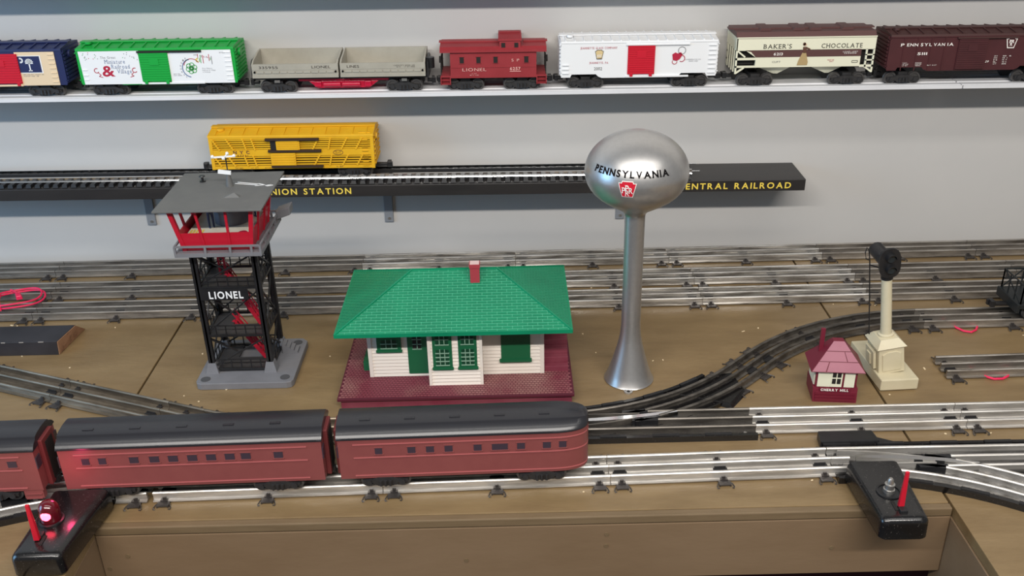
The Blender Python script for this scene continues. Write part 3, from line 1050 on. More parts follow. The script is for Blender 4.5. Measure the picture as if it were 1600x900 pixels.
# --- grey twin-bin dump car
xc = -.2215
t = car_root('dump_car', 'grey twin-bin dump car with a crimson mechanism beneath, on the upper shelf', xc)
L3 = .2350
MB().box(-.1170, .1170, -.0200, .0200, .0185, .0235).build('frame', BLACK, t, bevel=.0005)
for s in (-1, 1):
    MB().prism([(-.024, .019), (.024, .019), (.022, .040), (.014, .044), (-.014, .044), (-.022, .040)], 'x', s * .1150, s * .1175).build('end_plate', BLACK, t)
for a, b in ((-.1150, -.0012), (.0012, .1135)):
    root = MB()
    zb, zf, zr = .0235, .0410, .0500
    root.box(a, b, -.0265, .0250, zb, zb + .002)
    root.box(a, b, -.0280, -.0262, zb - .0005, zf - .008)
    root.box(a, b, -.0285, -.0262, zf - .008, zf)
    root.box(a, b, .0238, .0262, zb, zr)
    for xx in (a, b - .002):
        root.prism([(-.0275, zb), (.0250, zb), (.0250, zr), (.0140, zr), (-.0020, zf + .006), (-.0200, zf + .0035), (-.0275, zf)], 'x', xx, xx + .002)
    bn = root.build('bin', DUMPG, t)
    n = 10
    for k in range(n):
        u0 = a + .0055 + (b - a - .011) * k / n
        MB().box(u0 + .0008, u0 + (b - a - .011) / n - .0004, -.0292, -.0278, zb + .0055, zf - .0095).build('bin_panel', DUMPG, bn)
    MB().box(a, b, -.0296, -.0278, zb - .0006, zb + .0030).build('bin_sill', DUMPG, bn)
    for xx in (a + .0035, b - .0035):
        for z in (zb + .0070, zf - .0100):
            MB().cyl((xx, -.0300, z), (xx, -.0278, z), .0012, 8).build('rivet', BLACK, bn)
p = Print(-.0287)
p.word('335955', -.1055, .0350, .0033, .0250)
p.word('LIONEL', -.0360, .0350, .0033, .0250)
p.word('LINES', .0105, .0350, .0033, .0160)
p.word('CAPACITY 80000 LBS', .0720, .0366, .0014, .0280)
p.word('BLT 56', .0760, .0346, .0014, .0050)
p.word('LT WT 50000', .0860, .0346, .0014, .0140)
p.build('lettering', INK, t)
m = MB()
m.box(-.0575, .0630, -.0170, .0170, .0150, .0190)
m.prism([(-.0440, .0150), (.0500, .0150), (.0370, .0055), (-.0330, .0055)], 'y', -.0170, .0170)
m.box(-.0360, -.0270, -.0200, -.016, .0080, .0150)
m.box(.0310, .0400, -.0200, -.016, .0080, .0150)
m.cyl((-.0240, -.0190, .0110), (-.0010, -.0190, .0110), .0030, 12).cyl((.0010, -.0190, .0110), (.0250, -.0190, .0110), .0030, 12)
m.box(-.008, .012, -.0195, -.016, .0160, .0185)
m.build('dump_mechanism', MECHRED, t, bevel=.0006)
running_gear(t, -L3 / 2, L3 / 2, .0335, gl=.0185, gr=.0160)
MB().box(-.0880, -.0810, -.0235, -.0225, .0150, .0185).build('bolster_plate', SCREW, t)
MB().box(.0810, .0880, -.0235, -.0225, .0150, .0185).build('bolster_plate', SCREW, t)
MB().cyl((.1190, -.012, .030), (.1190, -.012, .044), .0060, 14).build('air_tank', BLACK, t, smooth=True)

# --- red caboose
xc = -.0180
t = car_root('caboose', 'red caboose with a square roof cupola, on the upper shelf', xc, 'caboose')
zb, ze = .0190, .0545
b = MB().box(-.0568, .0568, -HW, HW, zb, ze)
b.build('body', CABRED, t)
b = MB()
b.box(-.0560, .0560, -HW - .0006, -HW, zb + .0135, zb + .0145)
b.box(-.0568, .0568, -HW - .0006, -HW, zb, zb + .002)
b.build('belt_strip', CABRED, t)
r = MB().prism([(-HW - .0030, ze - .0015), (HW + .0030, ze - .0015), (HW + .0030, ze + .0012), (HW - .004, ze + .0048), (0, ze + .0066), (-HW + .004, ze + .0048), (-HW - .0030, ze + .0012)], 'x', -.0700, .0700)
r.box(-.0720, .0100, -.0050, .0050, ze + .0064, ze + .0080).box(.0400, .0720, -.0050, .0050, ze + .0064, ze + .0080)
r.build('roof', CABRED, t)
c = MB().box(.0085, .0360, -HW + .0010, HW - .0010, ze + .0010, ze + .0135)
c.prism([(-HW - .0002, ze + .0125), (HW + .0002, ze + .0125), (HW + .0002, ze + .0150), (0, ze + .0185), (-HW - .0002, ze + .0150)], 'x', .0070, .0375)
cu = c.build('cupola', CABRED, t)
MB().box(.0090, .0355, -.0040, .0040, ze + .0184, ze + .0196).build('cupola_hatch', CABRED, cu)
for x in (.0135, .0305):
    w = MB().box(x - .0026, x + .0026, -HW + .0006, -HW + .0020, ze + .0038, ze + .0098)
    w.build('cupola_window', INSIDE, cu)
for x in (-.0415, -.0195, .0030, .0435):
    f = MB().box(x - .0036, x + .0036, -HW - .0010, -HW, .0380, .0385).box(x - .0036, x + .0036, -HW - .0010, -HW, .0468, .0473)
    w = f.build('window', CABRED, t)
    MB().box(x - .0027, x + .0027, -HW - .0004, -HW + .002, .0385, .0468).build('pane', INSIDE, w)
for s in (-1, 1):
    st = MB()
    st.box(s * .0568, s * .0700, -HW, HW, zb + .0010, zb + .0030)
    for k, zz in enumerate((.0105, .0150)):
        st.box(s * (.0572), s * (.0700), -HW - .0010 + .0015 * k, -HW + .005, zz, zz + .0010)
    st.box(s * .0568, s * .0580, -HW - .0010, -HW + .006, .0100, .0205)
    st.box(s * .0692, s * .0704, -HW - .0010, -HW + .006, .0100, .0205)
    st.box(s * .0568, s * .0704, -HW + .0045, -HW + .006, .0100, .0205)
    st.build('step', CABRED, t)
    g = MB()
    for y in (-.022, -.008, .008, .022):
        g.bar((s * .0695, y, zb + .003), (s * .0695, y, .0445), .0010)
    g.bar((s * .0695, -.024, .0445), (s * .0695, .024, .0445), .0012)
    g.bar((s * .0695, -.024, .0335), (s * .0695, .024, .0335), .0012)
    g.cyl((s * .0705, -.010, .040), (s * .0722, -.010, .040), .0045, 12)
    g.build('railing', INSIDE, t)
p = Print(FR - .0003)
p.word('LIONEL', -.0410, .0280, .0042, .0320, serif=True)
p.word('S P', .0240, .0402, .0036, .0105, serif=True)
p.word('6257', .0218, .0288, .0040, .0140, bold=.02)
p.rect(.0216, .0362, .0268, .0276)
p.word('LT WT', -.0290, .0242, .0012, .0070)
p.word('BLT 1-56', -.0312, .0222, .0012, .0115)
p.build('lettering', mat('faded_pink_lettering', (224, 168, 160), .5), t)
running_gear(t, -.0700, .0700, .0325, gl=.0160, gr=.0195)

# --- cream and brown covered hopper
xc = .3930
t = car_root('hopper_car', 'cream and brown covered hopper car lettered chocolate, on the upper shelf', xc)
Lh = .1830
x = Lh / 2
zb, ze = .0272, .0672
b = MB()
b.box(-x, x, -HW, -HW + .002, .0495, ze)
b.box(-x, x, HW - .002, HW, .0495, ze)
b.prism([(-x + .004, zb), (x - .004, zb), (x - .004, ze), (-x + .004, ze)], 'y', HW - .003, HW - .001) if False else None
b.prism([(-x + .0265, zb), (x - .0180, zb), (x - .0180, .0500), (-x + .0120, .0500), (-x + .0265, .0405)], 'y', -HW, -HW + .003)
b.prism([(-x + .0265, zb), (x - .0180, zb), (x - .0180, .0500), (-x + .0120, .0500), (-x + .0265, .0405)], 'y', HW - .003, HW)
b.box(-x + .028, x - .020, -HW + .003, HW - .003, zb + .001, ze)
b.box(-x, x, -HW + .002, HW - .002, .0500, ze)
# open end framing
for yy in (-HW, HW - .002):
    b.box(-x, -x + .0022, yy, yy + .002, .0190, .0500)
    b.box(x - .0022, x, yy, yy + .002, .0190, .0500)
    b.box(x - .0118, x - .0096, yy, yy + .002, zb - .002, .0500)
    b.box(-x, -x + .0265, yy, yy + .002, .0372, .0400)
    b.box(-x, -x + .0265, yy, yy + .002, zb, zb + .0024)
    b.box(x - .0180, x, yy, yy + .002, zb - .0010, zb + .0018)
    for zz in (.0345, .0415):
        b.box(x - .0118, x, yy, yy + .002, zz, zz + .0015)
    b.bar((-x + .001, yy + .001, .0500), (-x + .0125, yy + .001, .0410), .0016, .0020)
    for s in (-1, 1):
        b.bar((s * (x - .001), yy + .001, .0195), (s * (x - .012), yy + .001, zb), .0018, .0022)
b.box(-x - .0005, -x + .0015, -HW, HW, .0500, ze - .001)
for yy in (-.018, -.006, .006, .018):
    b.box(-x - .0008, -x + .0008, yy - .001, yy + .001, .0200, .0500)
b.box(-x, x, -HW - .0012, -HW, ze - .0015, ze)
b.build('body', CREAM, t)
MB().prism([(-x + .001, .0300), (-x + .026, .0300), (-x + .026, .0400), (-x + .012, .0500), (-x + .001, .0500)], 'y', -.020, .020).build('end_recess', INSIDE, t)
MB().prism([(x - .018, .0300), (x - .001, .0300), (x - .001, .0500), (x - .018, .0500)], 'y', -.020, .020).build('end_recess', INSIDE, t)
MB().box(-x + .004, x - .004, -.016, .016, zb - .004, zb + .002).build('underframe', BLACK, t)
for c0 in (-.0360, .0330):
    MB().hexa([(c0 - .0250, -.022, zb), (c0 + .0220, -.022, zb), (c0 + .0220, .022, zb), (c0 - .0250, .022, zb)], [(c0 - .004 + .004, -.014, .0155), (c0 + .0055, -.014, .0155), (c0 + .0055, .014, .0155), (c0 - .004 + .004, .014, .0155)]).build('hopper_chute', CREAM, t)
r = MB().prism([(-HW - .0012, ze), (HW + .0012, ze), (HW - .004, ze + .0058), (-HW + .004, ze + .0058)], 'x', -x - .0010, x - .0010)
roof = r.build('roof', CHOC, t)
MB().box(-x - .0070, x + .0030, -.0060, .0060, ze + .0058, ze + .0074).build('running_board', CHOC, roof)
for xx in (-.0520, -.0080, .0140, .0560):
    MB().prism([(xx - .0085, ze + .0050), (xx + .0085, ze + .0050), (xx + .0060, ze + .0088), (xx - .0060, ze + .0088)], 'y', -.016, .016).build('hatch', CHOC, roof)
p = Print(-HW - .0005)
p.poly([(-x + .0195, .0482), (-x + .0265, .0408), (x - .0180, .0408), (x - .0180, .0496), (-x + .0125, .0496)], 0)
p.word("BAKER'S", X(.3370), .0520, .0056, .0372, mi=1, serif=True)
p.word('CHOCOLATE', X(.4130), .0520, .0056, .0542, mi=1, serif=True)
p.y -= .0003
p.word('6213', X(.3510), .0432, .0034, .0120, mi=2, bold=.02)
p.word('LOAD LIMIT', X(.4420), .0460, .0015, .0200, mi=2)
p.word('125000', X(.4440), .0440, .0015, .0160, mi=2)
p.word('MUST BE', X(.4230), .0355, .0015, .0085, mi=3)
p.word('DRY', X(.4260), .0335, .0015, .0050, mi=3)
p.stroke([(X(.4555), .0325), (X(.4630), .0325), (X(.4630), .0350), (X(.4555), .0350), (X(.4555), .0325)], .0005, 1)
p.word('CUFT', X(.3500), .0335, .0022, .0110, mi=5)
# plain figure in a long skirt, printed
fx, fz = X(.3905), .0298
p.poly([(fx - .0075, fz), (fx + .0060, fz), (fx + .0066, fz + .004), (fx + .0030, fz + .0165), (fx - .0018, fz + .0165), (fx - .0062, fz + .006)], 4)
p.poly([(fx - .0012, fz + .0160), (fx + .0028, fz + .0160), (fx + .0034, fz + .0240), (fx - .0018, fz + .0240)], 6)
p.poly([(fx + .0028, fz + .0215), (fx + .0080, fz + .0200), (fx + .0080, fz + .0216), (fx + .0034, fz + .0236)], 6)
p.disc(fx + .0006, fz + .0268, .0019, 7)
p.disc(fx - .0004, fz + .0278, .0020, 6)
p.build('lettering', [CHOC, INK, INKW, INKR, mat('ochre_print', (172, 148, 104), .6), INKG, INKBROWN, SKIN], t)
running_gear(t, -x, x, .0300, gl=.0250, gr=.0188)

# --- yellow stock car on the sign shelf
xc = -.2975
zrail = ZB - T2 * xc + .0104
t = car_root('stock_car', 'yellow two-deck stock car with slatted sides and dark brown door tracks', xc, base=zrail, tilt=T2)
Ls = .2240
x = Ls / 2
zb, ze, cr = .0130, .0590, .0655
MB().box(-x + .003, x - .003, -HW + .0040, HW - .0040, zb + .001, ze).build('interior', INSIDE, t)
fr = MB()
for s in (-1, 1):
    ys = (s * HW, s * (HW - .0026))
    for a, b in ((-x - .0003, -x + .0042), (x - .0042, x + .0003)):
        fr.box(a, b, min(ys) - .0003, max(ys) + .0003, zb - .0003, ze - .0002)
    fr.box(-x, x, min(ys), max(ys), zb, zb + .0045)
    fr.box(-x, x, min(ys), max(ys), ze - .0035, ze)
    fr.box(-x, x, min(ys), max(ys), zb + .0185, zb + .0275)
fr.box(-x, -x + .0025, -HW + .001, HW - .001, zb + .0002, ze - .0004).box(x - .0025, x, -HW + .001, HW - .001, zb + .0002, ze - .0004)
fr.build('body_frame', YELLOW, t)
dx0, dx1 = X(-.3310), X(-.2570)
for zlo, zhi, n in ((zb + .0045, zb + .0185, 4), (zb + .0275, ze - .0035, 5)):
    for k in range(n):
        zc = zlo + (zhi - zlo) * (k + .5) / n
        for s in (-1, 1):
            MB().box(-x + .003, x - .003, s * HW - (.0016 if s > 0 else -.0004), s * HW - (.0004 if s > 0 else -.0016), zc - .00085, zc + .00085).build('slat', YELLOW, t)
for a in (-.1030, -.0840, -.0640, -.0520, .0330, .0520, .0720, .0920):
    s_ = 1 if a > 0 else -1
    for zlo, zhi in ((zb + .0040, zb + .0190), (zb + .0270, ze - .0030)):
        w = .0090 if abs(a) not in (.0640, .0520) else .004
        MB().bar((a - s_ * w / 2, -HW - .0003, zlo), (a + s_ * w / 2, -HW - .0003, zhi), .0020, .0014, up=(0, 1, 0)).build('side_brace', YELLOW, t)
# doors and their tracks
for zlo, zhi, a, b in ((zb + .0270, ze - .0050, X(-.3180), X(-.2860)), (zb + .0050, zb + .0230, X(-.3270), X(-.2930))):
    d = MB().box(a, b, -HW - .0022, -HW - .0006, zlo, zhi)
    n = 5
    for k in range(n):
        zc = zlo + (zhi - zlo) * (k + .5) / n
        d.box(a + .002, b - .002, -HW - .0030, -HW - .0020, zc - .0010, zc + .0010)
    d.build('door', YELLOW, t)
MB().box(X(-.3260), X(-.3185), -HW - .0012, -HW, zb + .0270, ze - .0050).build('door_opening', INSIDE, t)
for zc, a, b in ((ze - .0035, -.3320, -.2590), (zb + .0262, -.3295, -.2570), (zb + .0040, -.3270, -.2560)):
    MB().box(X(a), X(b), -HW - .0042, -HW - .0002, zc - .0015, zc + .0015).build('door_track', DKBROWN, t)
r = MB().prism([(-HW - .0006, ze - .0006), (HW + .0006, ze - .0006), (HW + .0002, ze + .0020), (0, cr), (-HW - .0002, ze + .0020)], 'x', -x - .0008, x + .0008)
roof = r.build('roof', YELLOW, t)
rb = MB()
for k in range(12):
    xx = -x + Ls * (k + .5) / 12
    rb.bar((xx, -HW, ze + .0022), (xx, -.007, cr + .0003), .0012, .0012)
rb.build('roof_rib', YELLOW, roof)
MB().box(-x - .001, x + .001, -.0050, .0050, cr, cr + .0014).build('running_board', YELLOW, roof)
MB().cyl((-x + .014, -.012, cr - .002), (-x + .014, -.012, cr + .0016), .0050, 12).box(x - .020, x - .004, -HW + .004, -.008, cr - .0055, cr - .0030).build('roof_step', YELLOW, roof)
p = Print(-HW - .0004)
p.word('N Y C', X(-.3780), zb + .0222, .0042, .0225, bold=.025, serif=True)
p.word('63561', X(-.3730), zb + .0188, .0022, .0145, gap=.3)
p.arc(X(-.2345), zb + .0226, .0066, 0, 360, .0006, 0, 18, rz=.0034)
p.word('NEW YORK', X(-.2390), zb + .0234, .0014, .0090)
p.word('CENTRAL', X(-.2385), zb + .0210, .0014, .0080)
for xx, s, w in ((-.3780, 'CAPY 80000', .0105), (-.3560, 'LT WT', .0100), (-.3370, 'BLT 5-55', .0080)):
    p.word(s, X(xx), zb + .0010, .0014, w)
p.word('1-51', X(-.2380), zb + .0014, .0020, .0080)
p.build('lettering', INKBROWN, t)
ladder(t, X(-.2010), X(-.1930), [zb + .004 + .0052 * k for k in range(8)], YELLOW)
e = MB()
for k in range(7):
    e.bar((x + .001, -HW + .003, zb + .006 + .0065 * k), (x + .001, HW - .003, zb + .006 + .0065 * k), .0020, .0022)
e.cyl((x + .001, -.010, ze - .006), (x + .004, -.010, ze - .006), .0048, 14)
e.build('end_rib', YELLOW, t)
MB().box(-x + .002, x - .002, -.014, .014, zb - .003, zb + .001).build('underframe', BLACK, t)
running_gear(t, -x, x, .0290, z=-.0022, gl=.044, gr=.044)

# ================================================================ PASSENGER TRAIN on the front row
def coach(label, x0, x1, name='passenger_coach', round_end=False, wins=(), steps=True, gap=.0150):
    xm = (x0 + x1) / 2
    t = thing(name, label, 'passenger car', (xm, fy(xm), .0110), (0, 0, FH), 'model passenger train on the front row')
    L = x1 - x0
    x = L / 2
    W = .0236
    zb, ze = .0130, .0590
    N = 9
    def plan(xx, k):           # width factor near a rounded end
        return 1.0
    stations = [(-x, 1.0)] + [(-x + .0001, 1.0)]
    if round_end:
        rr = .034
        stations = [(-x, 1.0)] + [(x - rr + rr * math.sin(PI / 2 * k / N), max(.30, math.cos(PI / 2 * k / N) ** .55)) for k in range(N + 1)]
    else:
        stations = [(-x, 1.0), (x, 1.0)]
    b = MB()
    b.loft([[(xx, -W * w, zb), (xx, W * w, zb), (xx, W * w, ze), (xx, -W * w, ze)] for xx, w in stations])
    body = b.build('body', PASS, t, smooth=True)
    if steps:
        for xx in ((-x + .001, -x + .019), (x - .019, x - .001)):
            s2 = MB()
            s2.box(xx[0], xx[1], -W, -W + .006, .0040, zb + .0005)
            s2.box(xx[0] + .0014, xx[1] - .0014, -W - .0014, -W, .0040, .0052)
            s2.box(xx[0] + .0014, xx[1] - .0014, -W - .0010, -W, .0085, .0097)
            s2.build('step', PASS, t)
    # belt rails around the body and lower skirt line
    bl = MB()
    for zz, hh in ((.0515, .0010), (.0365, .0010), (.0160, .0010)):
        ins = .014 if not round_end else .014
        e2 = [(q, w) for q, w in stations if True]
        e2[0] = (-x + ins, 1.0)
        if not round_end:
            e2[-1] = (x - ins, 1.0)
        bl.loft([[(xx, -W * w - .0008, zz), (xx, -W * w + .0004, zz), (xx, -W * w + .0004, zz + hh), (xx, -W * w - .0008, zz + hh)] for xx, w in e2])
    bl.build('belt_rail', mat('passenger_rail_red', (168, 92, 92), .4), t)
    # arched roof with raised clerestory ridge
    prof = [(-1.05, .0580), (-1.05, .0588), (-1.02, .0598), (-.95, .0618), (-.86, .0638), (-.66, .0660), (-.62, .0682), (-.42, .0696), (0, .0702)]
    prof = prof + [(-a, c) for a, c in prof[-2::-1]]
    r = MB()
    rs = [(-x - .001, 1.0)] + stations[1:]
    if not round_end:
        rs[-1] = (x + .001, 1.0)
    zz0 = .0585
    secs = []
    for xx, w in rs:
        drop = 1.0 if w > .999 else (.25 + .75 * w)
        secs.append([(xx, W * w * a, zz0 + (c - zz0) * drop) for a, c in prof])
    r.loft(secs)
    roof = r.build('roof', PASSROOF, t, smooth=True)
    MB().bar((-x + .004, -W - .0006, .0592), (x - (.036 if round_end else .004), -W - .0006, .0592), .0012, .0010).build('gutter', PASSROOF, roof)
    for k in range(5):
        xx = -x + L * (k + .6) / 5.6
        MB().box(xx - .005, xx + .005, -.0100, -.0070, .0670, .0704).build('roof_vent', PASSROOF, roof)
    for wx, ww in wins:
        px = wx - xm
        f = MB()
        wd = 1.0
        for q in range(len(stations) - 1):
            if stations[q][0] <= px <= stations[q + 1][0]:
                u = (px - stations[q][0]) / max(1e-6, stations[q + 1][0] - stations[q][0])
                wd = stations[q][1] * (1 - u) + stations[q + 1][1] * u
        yo = -W * wd
        f.box(px - ww / 2 - .0010, px + ww / 2 + .0010, yo - .0009, yo + .001, .0398, .0406)
        f.box(px - ww / 2 - .0010, px + ww / 2 + .0010, yo - .0006, yo + .001, .0478, .0484)
        wn = f.build('window', PASS, t)
        MB().box(px - ww / 2, px + ww / 2, yo - .0004, yo + .001, .0406, .0478).build('pane', PASSWIN, wn)
    if not round_end:
        dirs = (-1, 1)
    else:
        dirs = (-1,)
    for s in dirs:
        d = MB()
        d.box(s * x, s * (x + .0045), -.0125, .0125, .0110, .0620) if s > 0 else d.box(-x - .0045, -x, -.0125, .0125, .0110, .0620)
        dd = d.build('diaphragm', mat('diaphragm_maroon', (108, 44, 45), .55), t, bevel=.0008)
        e0, e1 = sorted((s * (x + .0046), s * (x + .0050)))
        MB().box(e0, e1, -.0075, .0075, .0150, .0570).build('end_door', INSIDE, dd)
        o0, o1 = sorted((s * (x + .0002), s * (x + .0012)))
        for yy in (-.0195, .0195):
            MB().box(o0, o1, yy - .0045, yy + .0045, .0380, .0500).build('end_window', PASSWIN, t)
    MB().box(-x + .055, x - .055, -.018, .018, .0060, zb).build('underframe', BLACK, t, bevel=.001)
    for xx in (-x + .042, x - .046):
        link_copy(TRUCK0, t, (xx, 0, 0))
    coupler(t, -x, -1, gap)
    if not round_end:
        coupler(t, x, 1, gap)
    return t


coach('maroon observation car with a black roof and rounded rear end, last in the train', -.1680, .0700, 'observation_car', True, steps=False, wins=
      [(-.1300, .0068), (-.0990, .0074), (-.0815, .0074), (-.0640, .0074), (-.0365, .0074), (-.0155, .0150), (.0045, .0074), (.0290, .0074), (.0440, .0070)])
coach('maroon passenger coach with a black roof in the middle of the train', -.4280, -.1830, 'passenger_coach', False,
      steps=False, wins=[(-.4040, .0070), (-.3885, .0070), (-.3590, .0085), (-.3400, .0090), (-.3225, .0090), (-.3045, .0090), (-.2870, .0090), (-.2695, .0090), (-.2545, .0090), (-.2240, .0085)])
coach('maroon passenger coach with a black roof cut by the left frame edge', -.7000, -.4500, 'passenger_coach', False,
      [(-.4720, .0085), (-.5030, .0090), (-.5210, .0090), (-.5390, .0090)])

# ================================================================ CONTROL TOWER
TX, TY = -.3195, 1.0000
t = thing('control_tower', 'black lattice control tower with a red cabin, grey roof and grey base', 'control tower', (TX, TY, 0))
# base plate
bx0, bx1, by0, by1 = -.0490, .0640, -.0550, .0480
c = .007
poly = [(bx0 + c, by0), (bx1 - c, by0), (bx1 - .002, by0 + .002), (bx1, by0 + c), (bx1, by1 - c), (bx1 - c, by1), (bx0 + c, by1), (bx0, by1 - c), (bx0, by0 + c), (bx0 + .002, by0 + .002)]
base = MB().prism(poly, 'z', 0, .0085).build('base', TOWERGREY, t, bevel=.0008)
for x, y in ((bx0 + .010, by0 + .010), (bx1 - .011, by0 + .011), (bx1 - .011, by1 - .011), (bx0 + .010, by1 - .010)):
    MB().cyl((x, y, .0080), (x, y, .0089), .0056, 18).build('screw_hole', mat('hole_shadow', (70, 70, 72), .8), base, smooth=True)
LGX, LGY0, LGY1 = .0340, -.0260, .0270
for sx in (-1, 1):
    for yy in (LGY0, LGY1):
        x = sx * LGX
        MB().hexa([(x - .0075, yy - .0075, .0085), (x + .0075, yy - .0075, .0085), (x + .0075, yy + .0075, .0085), (x - .0075, yy + .0075, .0085)],
                  [(x - .0045, yy - .0045, .0210), (x + .0045, yy - .0045, .0210), (x + .0045, yy + .0045, .0210), (x - .0045, yy + .0045, .0210)]).build('leg_shoe', TOWERGREY, base)
        g = MB().box(x - .0036, x + .0036, yy - .0010, yy + .0010, .010, .166).box(x - .0010, x + .0010, yy - .0036, yy + .0036, .010, .166)
        g.box(x - .0036, x + .0036, yy - .0036, yy - .0026, .010, .166) if yy < 0 else g.box(x - .0036, x + .0036, yy + .0026, yy + .0036, .010, .166)
        g.build('leg', BLACK, t)
# landing stairs on the base
s3 = MB()
for k in range(4):
    s3.box(.040 + .0045 * k, .0445 + .0045 * k, .010, .024, .0085, .0210 - .003 * k)
s3.build('entry_stair', TOWERGREY, base)
# floors, railings and braces per storey
for zi, (zf, zt) in enumerate(((.0125, .0575), (.0575, .1190), (.1190, .1640))):
    MB().box(-LGX, LGX, LGY0, -.002, zf - .002, zf).box(-LGX, -.010, -.002, LGY1, zf - .002, zf).box(.018, LGX, -.002, LGY1, zf - .002, zf).build('floor', mat('tower_floor', (58, 56, 56), .6), t)
    rl = MB()
    for yy in (LGY0 - .002, LGY1 + .002):
        rl.bar((-LGX, yy, zf - .0005), (LGX, yy, zf - .0005), .0030, .0030)
        rl.bar((-LGX, yy, zf + .0120), (LGX, yy, zf + .0120), .0012)
        for k in range(1, 6):
            xx = -LGX + 2 * LGX * k / 6
            rl.bar((xx, yy, zf), (xx, yy, zf + .0120), .0011)
    for xx in (-LGX - .001, LGX + .001):
        rl.bar((xx, LGY0, zf - .0005), (xx, LGY1, zf - .0005), .0030, .0030)
        rl.bar((xx, LGY0, zf + .0120), (xx, LGY1, zf + .0120), .0012)
        for k in range(1, 5):
            yy = LGY0 + (LGY1 - LGY0) * k / 5
            rl.bar((xx, yy, zf), (xx, yy, zf + .0120), .0011)
    rl.build('railing', BLACK, t)
    bc = MB()
    for yy in (LGY0 - .0015, LGY1 + .0015):
        bc.bar((-LGX, yy, zf + .002), (LGX, yy, zt - .004), .0020, .0016)
        bc.bar((-LGX, yy + .001, zt - .004), (LGX, yy + .001, zf + .002), .0020, .0016) if yy > 0 else bc.bar((-LGX, yy + .0008, zt - .004), (-.002, yy + .0008, (zf + zt) / 2), .0020, .0016)
    for xx in (-LGX - .0010, LGX + .0010):
        bc.bar((xx, LGY0, zf + .002), (xx, LGY1, zt - .004), .0016, .0020)
        bc.bar((xx, LGY0, zt - .004), (xx, LGY1, zf + .002), .0016, .0020)
    bc.build('brace', BLACK, t)
MB().box(-.0110, .0360, .0230, .0250, .1360, .1600).build('equipment_box', BLACK, t, bevel=.0005)
# red stairs and ladder
for (zf, zt) in ((.0140, .0560), (.0590, .1170)):
    st = MB()
    n = 9
    a, b = Vector((.0260, -.004, zf)), Vector((-.0120, .010, zt + .003))
    for off in (-.0055, .0055):
        dv = Vector((0, off, 0))
        st.bar(a + dv, b + dv, .0012, .0050)
        st.bar(a + dv + Vector((0, 0, .010)), b + dv + Vector((0, 0, .010)), .0010)
        for k in range(4):
            q = a.lerp(b, (k + .5) / 4) + dv
            st.bar(q, q + Vector((0, 0, .010)), .0009)
    for k in range(n):
        q = a.lerp(b, (k + .5) / n)
        st.box(q.x - .0022, q.x + .0022, q.y - .0055, q.y + .0055, q.z - .0005, q.z + .0005)
    st.build('stair', TOWERRED, t)
l = MB()
l.box(-.0190, -.0170, .006, .010, .1190, .1660).box(-.0125, -.0105, .006, .010, .1190, .1660)
for k in range(10):
    l.box(-.018, -.012, .0074, .0086, .1210 + .0045 * k, .1220 + .0045 * k)
l.build('ladder', TOWERRED, t)
sg = MB().box(-.0330, .0330, LGY0 - .0055, LGY0 - .0040, .1205, .1330)
MB().box(-.0220, .0180, LGY0 - .0070, LGY0 - .0040, .1050, .1180)
s4 = MB().box(-.0320, .0220, LGY0 - .0068, LGY0 - .0046, .1048, .1182).build('name_board', BLACK, t)
p = Print(LGY0 - .0071)
p.word('LIONEL', -.0218, .1072, .0088, .0385, bold=.03, gap=.16)
p.build('name_lettering', WHITE, s4)
# deck with railing
DZ = .1660
DX0, DX1, DY0, DY1 = -.0445, .0480, -.0480, .0520
dk = MB().box(DX0 + .001, DX1 - .001, DY0 + .001, DY1 - .001, DZ, DZ + .0040).build('deck', TOWERGREY, t)
rl = MB()
for zz, w in ((DZ + .0120, .0020), (DZ + .0020, .0044)):
    rl.bar((DX0, DY0, zz), (DX1, DY0, zz), .0020, w)
    rl.bar((DX1, DY0, zz), (DX1, DY1, zz), .0020, w)
    rl.bar((DX0, DY0, zz), (DX0, DY1, zz), .0020, w)
    rl.bar((DX0, DY1, zz), (DX1, DY1, zz), .0020, w)
for x in (DX0, DX0 + .033, DX0 + .060, DX0 + .083, DX1):
    for y in (DY0, DY1):
        rl.bar((x, y, DZ), (x, y, DZ + .0120), .0024)
for k in range(1, 4):
    for x in (DX0, DX1):
        y = DY0 + (DY1 - DY0) * k / 4
        rl.bar((x, y, DZ), (x, y, DZ + .0120), .0022)
rl.build('deck_railing', TOWERGREY, dk)
MB().prism([(DX1 - .001, DZ + .006), (DX1 + .016, DZ + .012), (DX1 + .016, DZ + .022), (DX1 - .001, DZ + .016)], 'y', DY1 - .014, DY1 + .004).build('loudspeaker', TOWERGREY, dk, bevel=.0008)
# red cabin flaring outwards
CB, CT, CM = DZ + .0042, .2205, .1915
fl = lambda z: .0375 + .0080 * (z - CB) / (CT - CB)
fd = lambda z: .0400 + .0080 * (z - CB) / (CT - CB)
ring = lambda z, i=0: [(-fl(z) + i, -fd(z) + i, z), (fl(z) - i, -fd(z) + i, z), (fl(z) - i, fd(z) - i, z), (-fl(z) + i, fd(z) - i, z)]
cb = MB()
def panel(za, zb_):
    o0, o1, i0, i1 = ring(za), ring(zb_), ring(za, .0016), ring(zb_, .0016)
    for k in range(4):
        j = (k + 1) % 4
        cb.hexa([o0[k], o0[j], i0[j], i0[k]], [o1[k], o1[j], i1[j], i1[k]])
panel(CB, CM)
panel(CT - .0022, CT)
cabin = cb.build('cabin', TOWERRED, t)
for k in range(4):
    a0, a1 = Vector(ring(CB)[k]), Vector(ring(CT)[k])
    ins = Vector((.0024 * (1 if a0.x < 0 else -1), .0024 * (1 if a0.y < 0 else -1), 0))
    MB().bar(a0 + ins * .6, a1 + ins * .6, .0046).build('corner_post', TOWERRED, cabin)
